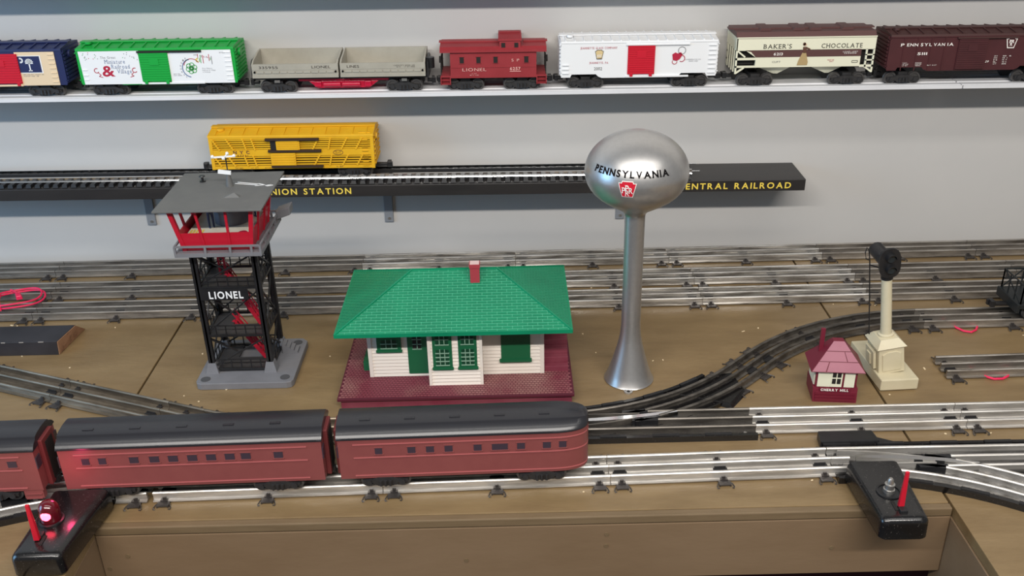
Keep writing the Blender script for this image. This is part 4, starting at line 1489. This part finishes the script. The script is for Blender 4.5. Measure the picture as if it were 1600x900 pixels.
for u in (.32, .68):
    for k in range(4):
        j = (k + 1) % 4
        a0 = Vector(ring(CB)[k]).lerp(Vector(ring(CB)[j]), u)
        a1 = Vector(ring(CT)[k]).lerp(Vector(ring(CT)[j]), u)
        MB().bar(a0, a1, .0026, .0022).build('window_post', TOWERRED, cabin)
MB().box(-.0350, .0350, -.0370, .0370, CB, CB + .0150).build('cabin_floor', PAPER, cabin)
m = MB()
for k in range(5):
    m.box(-.033 + k * .0032, -.0312 + k * .0032, -.034, -.018, CB + .0150, CB + .0153)
m.build('floor_print', GOLD, cabin)
MB().cyl((.026, -.028, CB + .0150), (.026, -.028, CB + .0153), .005, 16).build('floor_emblem', INKR, cabin)
MB().lathe([(.0200, .0150), (.0200, .0300), (.0215, .0310), (.0215, .0330), (.0180, .0338)], 28, (.006, .010, CB)).build('console', mat('console_grey', (92, 94, 102), .5), cabin, smooth=True)
# two small crew figures made as skinned bodies
def crew(x, y, z, h, turn, parent):
    me = bpy.data.meshes.new('crew_figure')
    s = h / 1.75
    J = [((0, 0, .92), .13), ((0, 0, 1.22), .145), ((0, 0, 1.42), .10), ((0, 0, 1.52), .055), ((0, -.01, 1.64), .10),
         ((.10, 0, .86), .085), ((.11, 0, .47), .065), ((.11, 0, .08), .05), ((.11, -.13, .04), .045),
         ((-.10, 0, .86), .085), ((-.11, 0, .47), .065), ((-.11, 0, .08), .05), ((-.11, -.13, .04), .045),
         ((.19, 0, 1.38), .065), ((.25, -.02, 1.10), .05), ((.20, -.20, .98), .042),
         ((-.19, 0, 1.38), .065), ((-.25, -.02, 1.10), .05), ((-.20, -.20, .98), .042)]
    E = [(0, 1), (1, 2), (2, 3), (3, 4), (0, 5), (5, 6), (6, 7), (7, 8), (0, 9), (9, 10), (10, 11), (11, 12), (2, 13), (13, 14), (14, 15), (2, 16), (16, 17), (17, 18)]
    me.from_pydata([tuple(c_ * s for c_ in j[0]) for j in J], E, [])
    me.materials.append(CREWBLUE)
    o = bpy.data.objects.new('crew_figure', me)
    COL.objects.link(o)
    o.parent = parent
    o.location = (x, y, z)
    o.rotation_euler = (0, 0, turn)
    o.modifiers.new('skin', 'SKIN')
    for i, j in enumerate(J):
        me.skin_vertices[0].data[i].radius = (j[1] * s, j[1] * s)
    me.skin_vertices[0].data[0].use_root = True
    sb_ = o.modifiers.new('sub', 'SUBSURF')
    sb_.levels = sb_.render_levels = 1
    return o
crew(-.0120, -.012, CB + .0150, .0360, .4, cabin)
crew(.0290, .016, CB + .0150, .0340, 2.4, cabin)
# roof with instruments
RX, RY0, RY1 = .0575, -.0560, .0640
rf = MB().box(-RX - .001, RX, RY0, RY1, CT, CT + .0022).build('roof', ROOFGREY, t, bevel=.0004)
rz = CT + .0022
MB().cyl((.006, .018, rz), (.006, .018, rz + .016), .0042, 14, .0018).build('mast_socket', ROOFGREY, rf, smooth=True)
ms = MB().cyl((.006, .018, rz + .014), (.006, .018, rz + .034), .0007, 8)
ms.build('mast', BLACK, rf)
an = MB()
an.bar((-.008, .017, rz + .0340), (.016, .017, rz + .0350), .0016)
an.bar((.006, .010, rz + .0345), (.006, .026, rz + .0345), .0016)
for pt in ((-.008, .017, rz + .0345), (.016, .017, rz + .0352), (.006, .010, rz + .0350), (.006, .026, rz + .0350)):
    an.lathe([(.0004, -.0018), (.0016, -.001), (.0019, .0005), (.001, .002)], 10, pt)
an.bar((-.004, .016, rz + .0180), (.010, .016, rz + .0160), .0026, .0040)
an.build('wind_gauge', WHITE, rf)
MB().lathe([(.0034, 0), (.0034, .001), (.0014, .0014), (.0014, .0058), (.0036, .0062), (.0030, .0072)], 14, (-.0290, .0340, rz)).build('roof_vent', BLACK, rf, smooth=True)
MB().add([(.008, -.020, rz), (.026, -.020, rz), (.026, -.014, rz), (.008, -.014, rz), (.020, -.017, rz + .005)], [(0, 1, 4), (1, 2, 4), (2, 3, 4), (3, 0, 4), (0, 3, 2, 1)]).build('roof_bump', ROOFGREY, rf)
nr = MB()
def flatbar(a, b, w):
    nr.bar((a[0], a[1], rz + .0002), (b[0], b[1], rz + .0002), w, .0003)
for a, b in (((.012, .0290), (.037, .0215)), ((.010, .0250), (.036, .0185)), ((.0360, .0235), (.0450, .0185)), ((.0345, .0165), (.0450, .0185)), ((.037, .0215), (.0360, .0235)), ((.036, .0185), (.0345, .0165))):
    flatbar(a, b, .0012)
for a, b in (((.0460, .0160), (.0520, .0190)), ((.0480, .0140), (.0545, .0170)), ((.0520, .0190), (.0480, .0140))):
    flatbar(a, b, .0014)
nr.build('north_arrow', WHITE, rf)

# ================================================================ STATION
SX, SY = -.0650, .9650
t = thing('station', 'white clapboard toy station with a green shingled roof on a maroon platform', 'model building', (SX, SY, 0))
PX, PY, PT = .1312, .0690, .0150
MB().box(-PX + .0035, PX - .0025, -PY + .0030, PY - .003, 0, .0115).build('plinth', MAROON, t)
pl = MB().box(-PX, PX, -PY, PY, .0112, PT).build('platform', mat('platform_joint_maroon', (84, 26, 42), .5), t, bevel=.0005)
# pavers: herringbone rows on the platform top, joints recessed
pv = MB()
nx, ny = 66, 34
for i in range(nx):
    for j in range(ny):
        x = -PX + .0015 + (2 * PX - .003) * (i + .5 * (j % 2)) / nx
        y = -PY + .0015 + (2 * PY - .003) * j / ny
        if -.101 < x < .098 and -.0235 < y < .066:
            continue
        w, hh = (2 * PX - .003) / nx * .84, (2 * PY - .003) / ny * .80
        if x + w > PX - .001:
            continue
        pv.add([(x, y, PT + .0003), (x + w, y, PT + .0003), (x + w, y + hh, PT + .0003), (x, y + hh, PT + .0003)], [(0, 1, 2, 3)])
tag(pv.build('paver', PAVER, pl), kind='stuff')
# walls
WX0, WX1, WY0, WY1 = -.0995, .0995, -.0225, .0580
EZ = .0900
wl = MB().box(WX0, WX1, WY0, WY1, PT, EZ).build('wall', STWHITE, t)
bay = MB().box(-.0295, .0300, -.0440, WY0, PT, EZ - .001).build('bay', STWHITE, t)
nb = 17
for k in range(nb):                      # clapboards, each lapping the one below
    za = PT + (EZ - PT) * k / nb
    zc = PT + (EZ - PT) * (k + 1) / nb
    def lap(x0, x1, y):
        MB().prism([(y - .0015, za + .0003), (y, za + .0003), (y, zc), (y - .0002, zc)], 'x', x0, x1).build('clapboard', STWHITE, wl if y > -.03 else bay)
    lap(WX0 + .004, -.0298, WY0)
    lap(.0302, WX1 - .004, WY0)
    lap(-.0270, .0275, -.0440)
for x in (WX0 + .002, WX1 - .002):
    MB().box(x - .0022, x + .0022, WY0 - .0016, WY0, PT, EZ).build('corner_board', STWHITE, wl)
for x in (-.0285, .0290):
    MB().box(x - .0016, x + .0016, -.0456, -.0440, PT, EZ - .002).build('corner_board', STWHITE, bay)
# windows and door
def station_window(x0, x1, z0, z1, y, grids, parent=wl):
    f = MB().box(x0, x1, y - .0024, y, z0, z1)
    w = f.build('window', SHUTTER, parent, bevel=.0003)
    fr_ = MB().box(x0 - .0010, x1 + .0010, y - .0040, y, z0 - .0024, z0)
    fr_.build('sill', SHUTTER, w)
    for (c0, r0, c1, r1, nc, nr_) in grids:
        gx0, gx1 = x0 + (x1 - x0) * c0, x0 + (x1 - x0) * c1
        gz0, gz1 = z0 + (z1 - z0) * r0, z0 + (z1 - z0) * r1
        for i in range(nc):
            for j in range(nr_):
                a = gx0 + (gx1 - gx0) * i / nc
                b = gx0 + (gx1 - gx0) * (i + 1) / nc
                c_ = gz0 + (gz1 - gz0) * j / nr_
                d_ = gz0 + (gz1 - gz0) * (j + 1) / nr_
                u = (b - a) * .14
                MB().box(a + u, b - u, y - .0027, y - .0020, c_ + u, d_ - u).build('pane', mat('deep_green_pane', (10, 58, 38), .4), w)
        m = MB()
        for j in range(nr_):
            zz = gz0 + (gz1 - gz0) * (j + .06) / nr_
            m.box(gx0, gx1, y - .0034, y - .0024, zz - .0005, zz + .0005)
        for i in range(1, nc):
            xx = gx0 + (gx1 - gx0) * i / nc
            m.box(xx - .0004, xx + .0004, y - .0033, y - .0024, gz0, gz1)
        m.build('glazing_bar', mat('pale_green_dust', (128, 160, 138), .7), w)
    return w
station_window(-.0890, -.0615, .0505, .0830, WY0, [(.15, .06, .85, .42, 3, 2), (.15, .52, .85, .9, 3, 2)])
station_window(-.0245, -.0030, .0390, .0840, -.0440, [(.14, .06, .86, .52, 3, 4), (.14, .64, .86, .94, 3, 2)], bay)
station_window(.0040, .0245, .0390, .0840, -.0440, [(.14, .06, .86, .52, 3, 4), (.14, .64, .86, .94, 3, 2)], bay)
w = MB().box(.0510, .0840, WY0 - .0024, WY0, .0350, .0850).build('shutter', SHUTTER, wl, bevel=.0003)
MB().box(.0490, .0855, WY0 - .0048, WY0, .0322, .0352).build('sill', SHUTTER, w)
dr = MB().box(-.0545, -.0325, WY0 - .0024, WY0, PT + .0040, .0830).build('door', SHUTTER, wl, bevel=.0003)
for i in range(2):
    for j in range(3):
        MB().box(-.0485 + .0052 * i, -.0443 + .0052 * i, WY0 - .0028, WY0 - .002, .0520 + .0062 * j, .0568 + .0062 * j).build('door_pane', INSIDE, dr)
m = MB()
for j in range(4):
    m.box(-.0490, -.0382, WY0 - .0032, WY0 - .0024, .0508 + .0062 * j, .0518 + .0062 * j)
m.box(-.0438, -.0428, WY0 - .0032, WY0 - .0024, .0512, .0700)
m.build('glazing_bar', mat('pale_green_dust', (128, 160, 138), .7), dr)
# green bench at the left, steps at the right
MB().box(-.1085, -.1000, -.010, .020, PT, PT + .012).box(-.1005, -.0996, -.010, .020, PT + .012, PT + .024).build('bench', SHUTTER, t)
s5 = MB()
for k in range(5):
    s5.box(.1000, .1275, -.0210 + .0085 * k, .0600, PT + .0070 * k, PT + .0070 * (k + 1))
s5.build('stair', MAROON, t, bevel=.0004)
# hip roof
EX0, EX1, EY0, EY1 = -.1280, .1290, -.0600, .1030
RZ = .1280
RX0, RX1, RYY = -.0480, .0480, .0215
A, B, C_, D_ = (EX0, EY0, EZ), (EX1, EY0, EZ), (EX1, EY1, EZ), (EX0, EY1, EZ)
r0, r1 = (RX0, RYY, RZ), (RX1, RYY, RZ)
low = lambda q: (q[0], q[1], EZ - .0024)
rf = MB()
rf.add([A, B, C_, D_, r0, r1, low(A), low(B), low(C_), low(D_)], [(0, 1, 5, 4), (1, 2, 5), (2, 3, 4, 5), (3, 0, 4), (0, 6, 7, 1), (1, 7, 8, 2), (2, 8, 9, 3), (3, 9, 6, 0), (6, 9, 8, 7)])
roof = rf.build('roof', mat('dusty_roof_green', (84, 176, 140), .6), t)
# shingle courses, joints recessed: thin slabs on the four slopes
def shingles(P0, P1, Q0, Q1, rows, pitch):
    """slope between eave P0-P1 and ridge Q0-Q1"""
    P0, P1, Q0, Q1 = map(Vector, (P0, P1, Q0, Q1))
    m = MB()
    n = (P1 - P0).cross(Q0 - P0 if (Q0 - P0).length > 0 else Q1 - P0).normalized()
    if n.z < 0:
        n = -n
    for j in range(rows):
        u0, u1 = (j + .10) / rows, (j + .90) / rows
        a0, b0 = P0.lerp(Q0, u0), P1.lerp(Q1, u0)
        a1, b1 = P0.lerp(Q0, u1), P1.lerp(Q1, u1)
        dirv = (b0 - a0).normalized()
        Lr = (b0 - a0).length
        s0 = (a1 - a0).dot(dirv)
        s1 = Lr - (b1 - b0).dot(-dirv)
        upv = (a1 - a0) - dirv * s0
        k = 0
        x = -(((a0 - P0).dot(dirv) + (j % 2) * pitch / 2) % pitch)
        while x < Lr:
            xa, xb = max(x + pitch * .03, 0), min(x + pitch * .97, Lr)
            x += pitch
            if xb - xa < .0006:
                continue
            ya, yb = xa, xb
            ya = max(ya, s0)
            yb = min(yb, s1)
            if yb <= ya:
                yb = ya = min(max((xa + xb) / 2, s0), s1)
            h0, h1 = n * .0009, n * .0003
            base_ = a0
            vs = [base_ + dirv * xa, base_ + dirv * xb, base_ + dirv * yb + upv, base_ + dirv * ya + upv]
            m.add([vs[0] + h0, vs[1] + h0, vs[2] + h1, vs[3] + h1, vs[0], vs[1]], [(0, 1, 2, 3), (4, 5, 1, 0)])
    return tag(m.build('shingle', ROOFGREEN, roof), kind='stuff')
shingles(A, B, r0, r1, 23, .0110)
shingles(B, C_, r1, r1, 24, .0070)
shingles(D_, A, r0, r0, 24, .0070)
shingles(C_, D_, r1, r0, 23, .0110)
hp = MB()
for a, b in ((A, r0), (B, r1), (C_, r1), (D_, r0), (r0, r1)):
    hp.bar(Vector(a) + Vector((0, 0, .0006)), Vector(b) + Vector((0, 0, .0006)), .0018, .0016)
hp.build('hip_cap', ROOFGREEN, roof)
ea = MB()
for a, b in ((A, B), (B, C_), (C_, D_), (D_, A)):
    ea.bar(Vector(a) - Vector((0, 0, .001)), Vector(b) - Vector((0, 0, .001)), .0014, .0042)
ea.build('eave_board', ROOFGREEN, roof)
ch = MB().box(.0185, .0290, .0020, .0120, .1040, .1400).box(.0178, .0297, .0013, .0127, .1375, .1420).build('chimney', CHIMRED, t)
MB().box(.0186, .0289, .0021, .0119, .1420, .1424).build('chimney_cap', DUSTW, ch)

# ================================================================ WATER TANK
t = thing('water_tank', 'tall silver water tank with a bulbous top and a red keystone emblem', 'water tower', (.1330, .9500, 0))
BR, BH, BC = .0545, .0432, .2530
prof = [(.0275, 0), (.0285, .0012), (.0272, .003), (.0238, .012), (.0205, .0225), (.0176, .033), (.0150, .0430), (.0132, .0510), (.0120, .0580), (.0113, .0650), (.0109, .0720)]
MB().lathe(prof, 56).build('base_cone', SILVER, t, smooth=True)
MB().lathe([(.0109, .0718), (.0107, .110), (.0107, .150), (.0109, .1900), (.0111, .2042)], 48).build('standpipe', SILVER, t, smooth=True)
bp = [(.0110, .2040), (.0116, .2064), (.0132, .2088), (.0160, .2112), (.0210, .2142), (.0275, .2180), (.0340, .2220), (.0400, .2264), (.0452, .2312), (.0490, .2362), (.0518, .2414), (.0536, .2468)]
for k in range(30):
    a = PI / 2 * k / 29
    bp.append((max(BR * math.cos(a), .0003), BC + BH * math.sin(a)))
MB().lathe(bp, 72).build('tank', SILVER, t, smooth=True)
MB().lathe([(.0050, 0), (.0050, .0016)], 14, (-.004, -.0300, 0)).build('mounting_tab', SILVER, t)
MB().lathe([(.0018, .0016), (.0018, .0020)], 10, (-.004, -.0310, 0)).build('tab_hole', INSIDE, t)
def on_tank(vs, off):
    out = []
    for ang, z in vs:
        s_ = max(-.999, min(.999, (z - BC) / BH))
        rr = (BR * math.sqrt(1 - s_ * s_) if z >= BC else next(p[0] + (q[0] - p[0]) * (z - p[1]) / (q[1] - p[1]) for p, q in zip(bp[:-1], bp[1:]) if p[1] <= z <= q[1])) + off
        out.append((rr * math.sin(ang), -rr * math.cos(ang), z))
    return out
lt = MB()
vs, fs, w = text2d('PENNSYLVANIA', .0064, .0865, serif=True, bold=.032)
a0 = R(-61)
lt.add(on_tank([(a0 + v[0] / BR, .2645 + v[1]) for v in vs], .0005), fs)
tk = lt.build('tank_lettering', mat('matt_black_decal', (22, 20, 22), .9, spec=.05), t)
em = MB()
ac = R(-17)
def kst(w, h, off, mi):
    pts = []
    base_ = keystone(0, 0, w, h)
    # refine outline so that it hugs the bulb
    for i in range(len(base_)):
        a, b = base_[i], base_[(i + 1) % len(base_)]
        for k in range(3):
            pts.append((a[0] + (b[0] - a[0]) * k / 3, a[1] + (b[1] - a[1]) * k / 3))
    ctr = (0, 0)
    allp = [(ac + q[0] / (BR * .96), .2528 + q[1]) for q in pts + [ctr]]
    n = len(pts)
    em.add(on_tank(allp, off), [(i, (i + 1) % n, n) for i in range(n)], mi)
kst(.0180, .0172, .0005, 0)
kst(.0162, .0156, .0008, 1)
for s_, dx, dz, wd in (('P', -.0050, -.0040, .0036), ('R', .0016, -.0040, .0040), ('P', -.0018, -.0016, .0036), ('R', -.0018, -.0068, .0040)):
    vs, fs, w = text2d(s_, .0062, wd, bold=.01, serif=True)
    em.add(on_tank([(ac + (v[0] + dx) / (BR * .96), .2528 + v[1] + dz) for v in vs], .0012), fs, 0)
em.build('keystone_emblem', [INKW, RED], t)

# ================================================================ SMALL HUT
hx, hy = .3550, .9095
t = thing('watchman_hut', 'small maroon and cream watchman hut with a pink pyramid roof', 'model building', (hx, hy, 0), (0, 0, R(-6.5)))
HD = .73          # the hut is shallower than it is wide
W = .0235
MB().hexa([(-W, -W - .004, 0), (W, -W - .004, 0), (W, W, 0), (-W, W, 0)], [(-W - .0005, -W, .0170), (W + .0005, -W, .0170), (W + .0005, W, .0170), (-W - .0005, W, .0170)]).build('base', HUTRED, t)
for k in range(3):
    MB().box(-W + .002, W - .002, -W - .0050 + .0009 * k, -W, .0020 + .0035 * k, .0050 + .0035 * k).build('base_plank', HUTRED, t)
wl = MB().box(-W + .0015, W - .0015, -W + .0015, W - .0015, .0170, .0420).build('wall', HUTRED, t)
MB().box(-W + .0035, -.0040, -W + .0002, -W + .003, .0180, .0385).build('wall_panel', CREAM, wl)
MB().box(.0085, W - .0040, -W + .0002, -W + .003, .0180, .0385).build('wall_panel', CREAM, wl)
MB().box(-W + .0002, -W + .003, -W + .006, W - .006, .0180, .0385).build('wall_panel', CREAM, wl)
wn = MB().box(-.0060, .0060, -W - .0008, -W + .002, .0185, .0415).build('window', CREAM, wl)
for i in range(2):
    for j in range(2):
        MB().box(-.0048 + .0052 * i, -.0008 + .0052 * i, -W - .0012, -W, .0225 + .0082 * j, .0290 + .0082 * j).build('pane', INSIDE, wn)
nb_ = MB().box(-.0170, .0160, -W - .0026, -W + .001, .0135, .0172).build('name_board', HUTRED, t)
p = Print(-W - .0029)
p.word('CHERRY HILL', -.0160, .0139, .0030, .0300, bold=.05, serif=True)
p.build('name_lettering', INKW, nb_)
RW, RZ0, RZ1, RTW = .0290, .0385, .0685, .0055
def hutroof(k, m, name='roof'):
    c = [(-RW, -RW), (RW, -RW), (RW, RW), (-RW, RW)]
    tt = [(-RTW, -RTW), (RTW, -RTW), (RTW, RTW), (-RTW, RTW)]
    j = (k + 1) % 4
    return c[k], c[j], tt[j], tt[k]
rr = MB().hexa([(-RW, -RW, RZ0), (RW, -RW, RZ0), (RW, RW, RZ0), (-RW, RW, RZ0)], [(-RTW, -RTW, RZ1), (RTW, -RTW, RZ1), (RTW, RTW, RZ1), (-RTW, RTW, RZ1)])
roof = rr.build('roof', HUTRED, t)
for j in range(3):                         # front slope coloured paler pink than the maroon others: three courses of wide slabs
    cuts = ((0, .27, 1), (0, .72, 1), (0, 1))[j]
    for a, b in zip(cuts[:-1], cuts[1:]):
        def pt(u, v):
            hw = RW + (RTW - RW) * v
            return Vector((-hw + 2 * hw * u, -hw, RZ0 + (RZ1 - RZ0) * v))
        v0, v1 = j / 3 + .012, (j + 1) / 3 - .012
        nrm = Vector((0, -.75, .66))
        q = [pt(a + .012, v0), pt(b - .012, v0), pt(b - .012, v1), pt(a + .012, v1)]
        MB().hexa([v for v in q], [v + nrm * .0010 for v in q]).build('roof_slab', HUTPINK, roof)
MB().bar((-.0165, .004, .052), (-.0165, .004, .080), .0046).build('stovepipe', HUTRED, t)

for o in t.children_recursive:
    if o.type == 'MESH':
        o.data.transform(Matrix.Diagonal((1, HD, 1, 1)))

# ================================================================ BLOCK SIGNAL
t = thing('block_signal', 'ivory block signal with a round post, boxy pedestal and black lamp head', 'signal', (.4290, .9540, 0), (0, 0, R(3.0)))
MB().box(-.0215, .0215, -.0450, .0450, .0012, .0150).build('base', IVORY, t, bevel=.0012)
pd = MB().hexa([(-.0150, -.0300, .0150), (.0150, -.0300, .0150), (.0150, .0040, .0150), (-.0150, .0040, .0150)], [(-.0142, -.0292, .0480), (.0142, -.0292, .0480), (.0142, .0032, .0480), (-.0142, .0032, .0480)])
ped = pd.build('pedestal', IVORY, t, bevel=.0006)
MB().hexa([(-.0166, -.0316, .0480), (.0166, -.0316, .0480), (.0166, .0056, .0480), (-.0166, .0056, .0480)], [(-.0100, -.0240, .0560), (.0100, -.0240, .0560), (.0100, -.0020, .0560), (-.0100, -.0020, .0560)]).build('pedestal_cap', IVORY, ped)
pf = MB().prism([(-.0105, .0185), (.0105, .0185), (.0105, .0400), (.0050, .0430), (-.0050, .0430), (-.0105, .0400)], 'y', -.0308, -.0290)
pf.build('front_panel', IVORY, ped, bevel=.0005)
MB().box(-.0185, -.0150, -.0240, -.0020, .0200, .0420).box(-.0200, -.0165, -.0170, -.0080, .0230, .0370).build('side_door', IVORY, ped, bevel=.0005)
MB().box(.0140, .0165, -.0150, -.0120, .0350, .0450).build('side_hinge', IVORY, ped, bevel=.0005)
PYC = -.0130
MB().lathe([(.0086, .0555), (.0086, .0580), (.0064, .0590), (.0060, .062), (.0056, .1290)], 28, (0, PYC, 0)).build('post', IVORY, t, smooth=True)
hd = MB().cyl((0, PYC, .1275), (0, PYC, .1350), .0064, 16)
oval = []
for k in range(28):
    a = 2 * PI * k / 28
    oval.append((.0118 * (abs(math.cos(a)) ** .75) * (1 if math.cos(a) > 0 else -1), .1495 + .0175 * (abs(math.sin(a)) ** .75) * (1 if math.sin(a) > 0 else -1)))
hd.prism(oval, 'y', PYC - .0085, PYC - .0055)
head = hd.build('lamp_head', BLACK, t, smooth=True)
MB().cyl((-.0030, PYC - .006, .1520), (-.0030, PYC + .0220, .1540), .0085, 18).build('lamp_housing', BLACK, head, smooth=True)
for z in (.1565, .1430):
    MB().cyl((0, PYC - .0086, z), (0, PYC - .0115, z), .0046, 16).build('lamp_lens', mat('dark_lens', (30, 40, 46), .12), head, smooth=True)
    hh = MB()
    secs = []
    for yy in (PYC - .0085, PYC - .0150):
        secs.append([(.0056 * math.cos(R(-10 + 200 * k / 10)), yy, z + .0056 * math.sin(R(-10 + 200 * k / 10))) for k in range(11)] + [(.0048 * math.cos(R(190 - 200 * k / 10)), yy, z + .0048 * math.sin(R(190 - 200 * k / 10))) for k in range(11)])
    hh.loft(secs)
    hh.build('hood', BLACK, head, smooth=True)
ld = MB()
ld.cyl((-.0150, PYC + .010, .0540), (-.0150, PYC + .010, .1480), .0007, 6)
ld.tube([(-.0150, PYC + .010, .1480), (-.0190, PYC + .010, .1500), (-.0200, PYC + .010, .1580), (-.0180, PYC + .010, .1640), (-.0160, PYC + .010, .1600), (-.0150, PYC + .010, .1480)], .0006, 6)
ld.bar((-.0150, PYC + .010, .1420), (0, PYC, .1380), .0012)
ld.build('ladder_rod', BLACK, t)

# the post and pedestal stand a little out of plumb on the base
LEAN = Matrix.Translation((-.0040, 0, .015)) @ Matrix.Rotation(R(-8.0), 4, 'Y') @ Matrix.Translation((0, 0, -.015))
for o in t.children_recursive:
    if o.name.split('.')[0] != 'base' and o.type == 'MESH':
        o.data.transform(LEAN)

# ================================================================ SMALL STRAY THINGS
# painted board with a raw sawn end at the left
t = thing('board_offcut', 'black painted board with a raw sawn end lying at the left edge', 'board', (-.66, 1.0600, 0))
MB().hexa([(-.14, -.0245, 0), (.0960, -.0250, 0), (.1020, .0410, 0), (-.14, .0410, 0)], [(-.14, -.0250, .0190), (.0975, -.0250, .0190), (.1030, .0170, .0190), (-.14, .0170, .0190)]).build('board', mat('black_board_paint', (40, 39, 43), .35, rgb2=(52, 51, 55), scale=20), t, bevel=.0005)
MB().hexa([(.0961, -.0245, .0005), (.0972, -.0245, .0005), (.1032, .0405, .0005), (.1021, .0405, .0005)], [(.0976, -.0245, .0184), (.0984, -.0245, .0184), (.1040, .0165, .0184), (.1031, .0165, .0184)]).build('sawn_end', RAWWOOD, t)
for k in range(10):
    xx = -.12 + .021 * k + random.uniform(0, .008)
    MB().box(xx, xx + random.uniform(.003, .008), -.0253, -.0246, .0182, .0192).build('paint_chip', mat('chipped_paint', (150, 144, 138), .7), t)
# coil of red wire on the rear rows
t = thing('wire_coil', 'coiled bright pinkish red wire with a plug resting on the rear tracks', 'wire', (-.6680, 1.1640, .0120))
def loop(rx, ry, dx, dy, rot, z, turns=1.0, n=34, st=0):
    out = []
    for k in range(int(n * turns) + 1):
        a = 2 * PI * k / n + st
        x, y = rx * math.cos(a), ry * math.sin(a)
        out.append((dx + x * math.cos(rot) - y * math.sin(rot), dy + x * math.sin(rot) + y * math.cos(rot), z + .0012 * math.sin(3 * a)))
    return out
w1 = loop(.0330, .0270, 0, 0, .3, .0022, 1.0)
w2 = loop(.0310, .0250, -.003, .002, .34, .0050, 1.0, st=.4)
m = MB().tube(w1, .0013, 8).tube(w2, .0013, 8)
m.tube([(-.030, .008, .004), (-.036, -.004, .003), (-.026, -.020, .003), (-.018, -.034, .001)], .0013, 8)
m.tube([(-.029, .010, .006), (-.022, -.010, .005), (-.010, -.032, .002)], .0013, 8)
m.tube([(-.034, .012, .005), (-.050, .006, .003), (-.075, .010, .002), (-.11, .004, .002)], .0013, 8)
m.tube([(-.020, .022, .006), (-.010, .014, .006), (-.002, .004, .0065)], .0013, 8)
m.build('wire', PINKWIRE, t, smooth=True)
MB().hexa([(-.006, .004, .004), (.001, .008, .004), (.008, -.004, .004), (.001, -.008, .004)], [(-.005, .003, .010), (.000, .006, .010), (.007, -.004, .010), (.001, -.007, .010)]).build('plug', PINKWIRE, t, bevel=.001)
o = MB().tube([(.545, 1.066, .0016), (.553, 1.050, .0020), (.560, 1.0375, .0022), (.568, 1.0345, .0022), (.576, 1.040, .0020), (.586, 1.056, .0016)], .0014, 8).build('wire_loop', PINKWIRE, None, smooth=True)
tag(o, 'short red wire loop peeping from under the right branch track', 'wire', 'red wire loops at the right')
o = MB().tube([(.530, .948, .0016), (.537, .934, .0020), (.546, .9262, .0022), (.556, .9262, .0022), (.565, .932, .0020), (.576, .946, .0016)], .0014, 8).build('wire_loop', PINKWIRE, None, smooth=True)
tag(o, 'short red wire loop peeping from under the loose track section', 'wire', 'red wire loops at the right')
# black work car entering at the right edge, on the branch
t = thing('work_car', 'black railed car end entering at the right frame edge on the branch track', 'freight car', (.7240, BY, .0110))
MB().box(-.100, .100, -.026, .026, .0180, .0240).build('deck', ENGINE, t, bevel=.0006)
MB().box(-.103, -.099, -.027, .027, .0130, .0250).build('end_beam', ENGINE, t, bevel=.0006)
rl = MB()
for y in (-.025, .025):
    for k in range(9):
        xx = -.099 + .0245 * k
        rl.bar((xx, y, .024), (xx, y, .050), .0013)
    for z in (.037, .050):
        rl.bar((-.099, y, z), (.1, y, z), .0013)
    for k in range(8):
        xx = -.099 + .0245 * k
        rl.bar((xx, y, .024), (xx + .0245, y, .050), .0012)
for k in range(4):
    y = -.025 + .05 / 3 * k
    rl.bar((-.099, y, .024), (-.099, y, .050), .0013)
rl.bar((-.099, -.025, .050), (-.099, .025, .050), .0013)
rl.bar((-.099, -.025, .024), (-.099, .025, .050), .0012)
rl.bar((-.099, .025, .024), (-.099, -.025, .050), .0012)
rl.build('railing', ENGINE, t)
MB().box(-.060, .090, -.020, .020, .024, .060).build('cab', ENGINE, t, bevel=.001)
link_copy(TRUCK0, t, (-.065, 0, 0))
link_copy(TRUCK0, t, (.065, 0, 0))
coupler(t, -.103, -1, .046, .003)

# remove the loose prototypes
for o in (TIE0, TRUCK0):
    for c in list(o.children):
        for g in list(c.children):
            bpy.data.objects.remove(g)
        bpy.data.objects.remove(c)
    bpy.data.objects.remove(o)
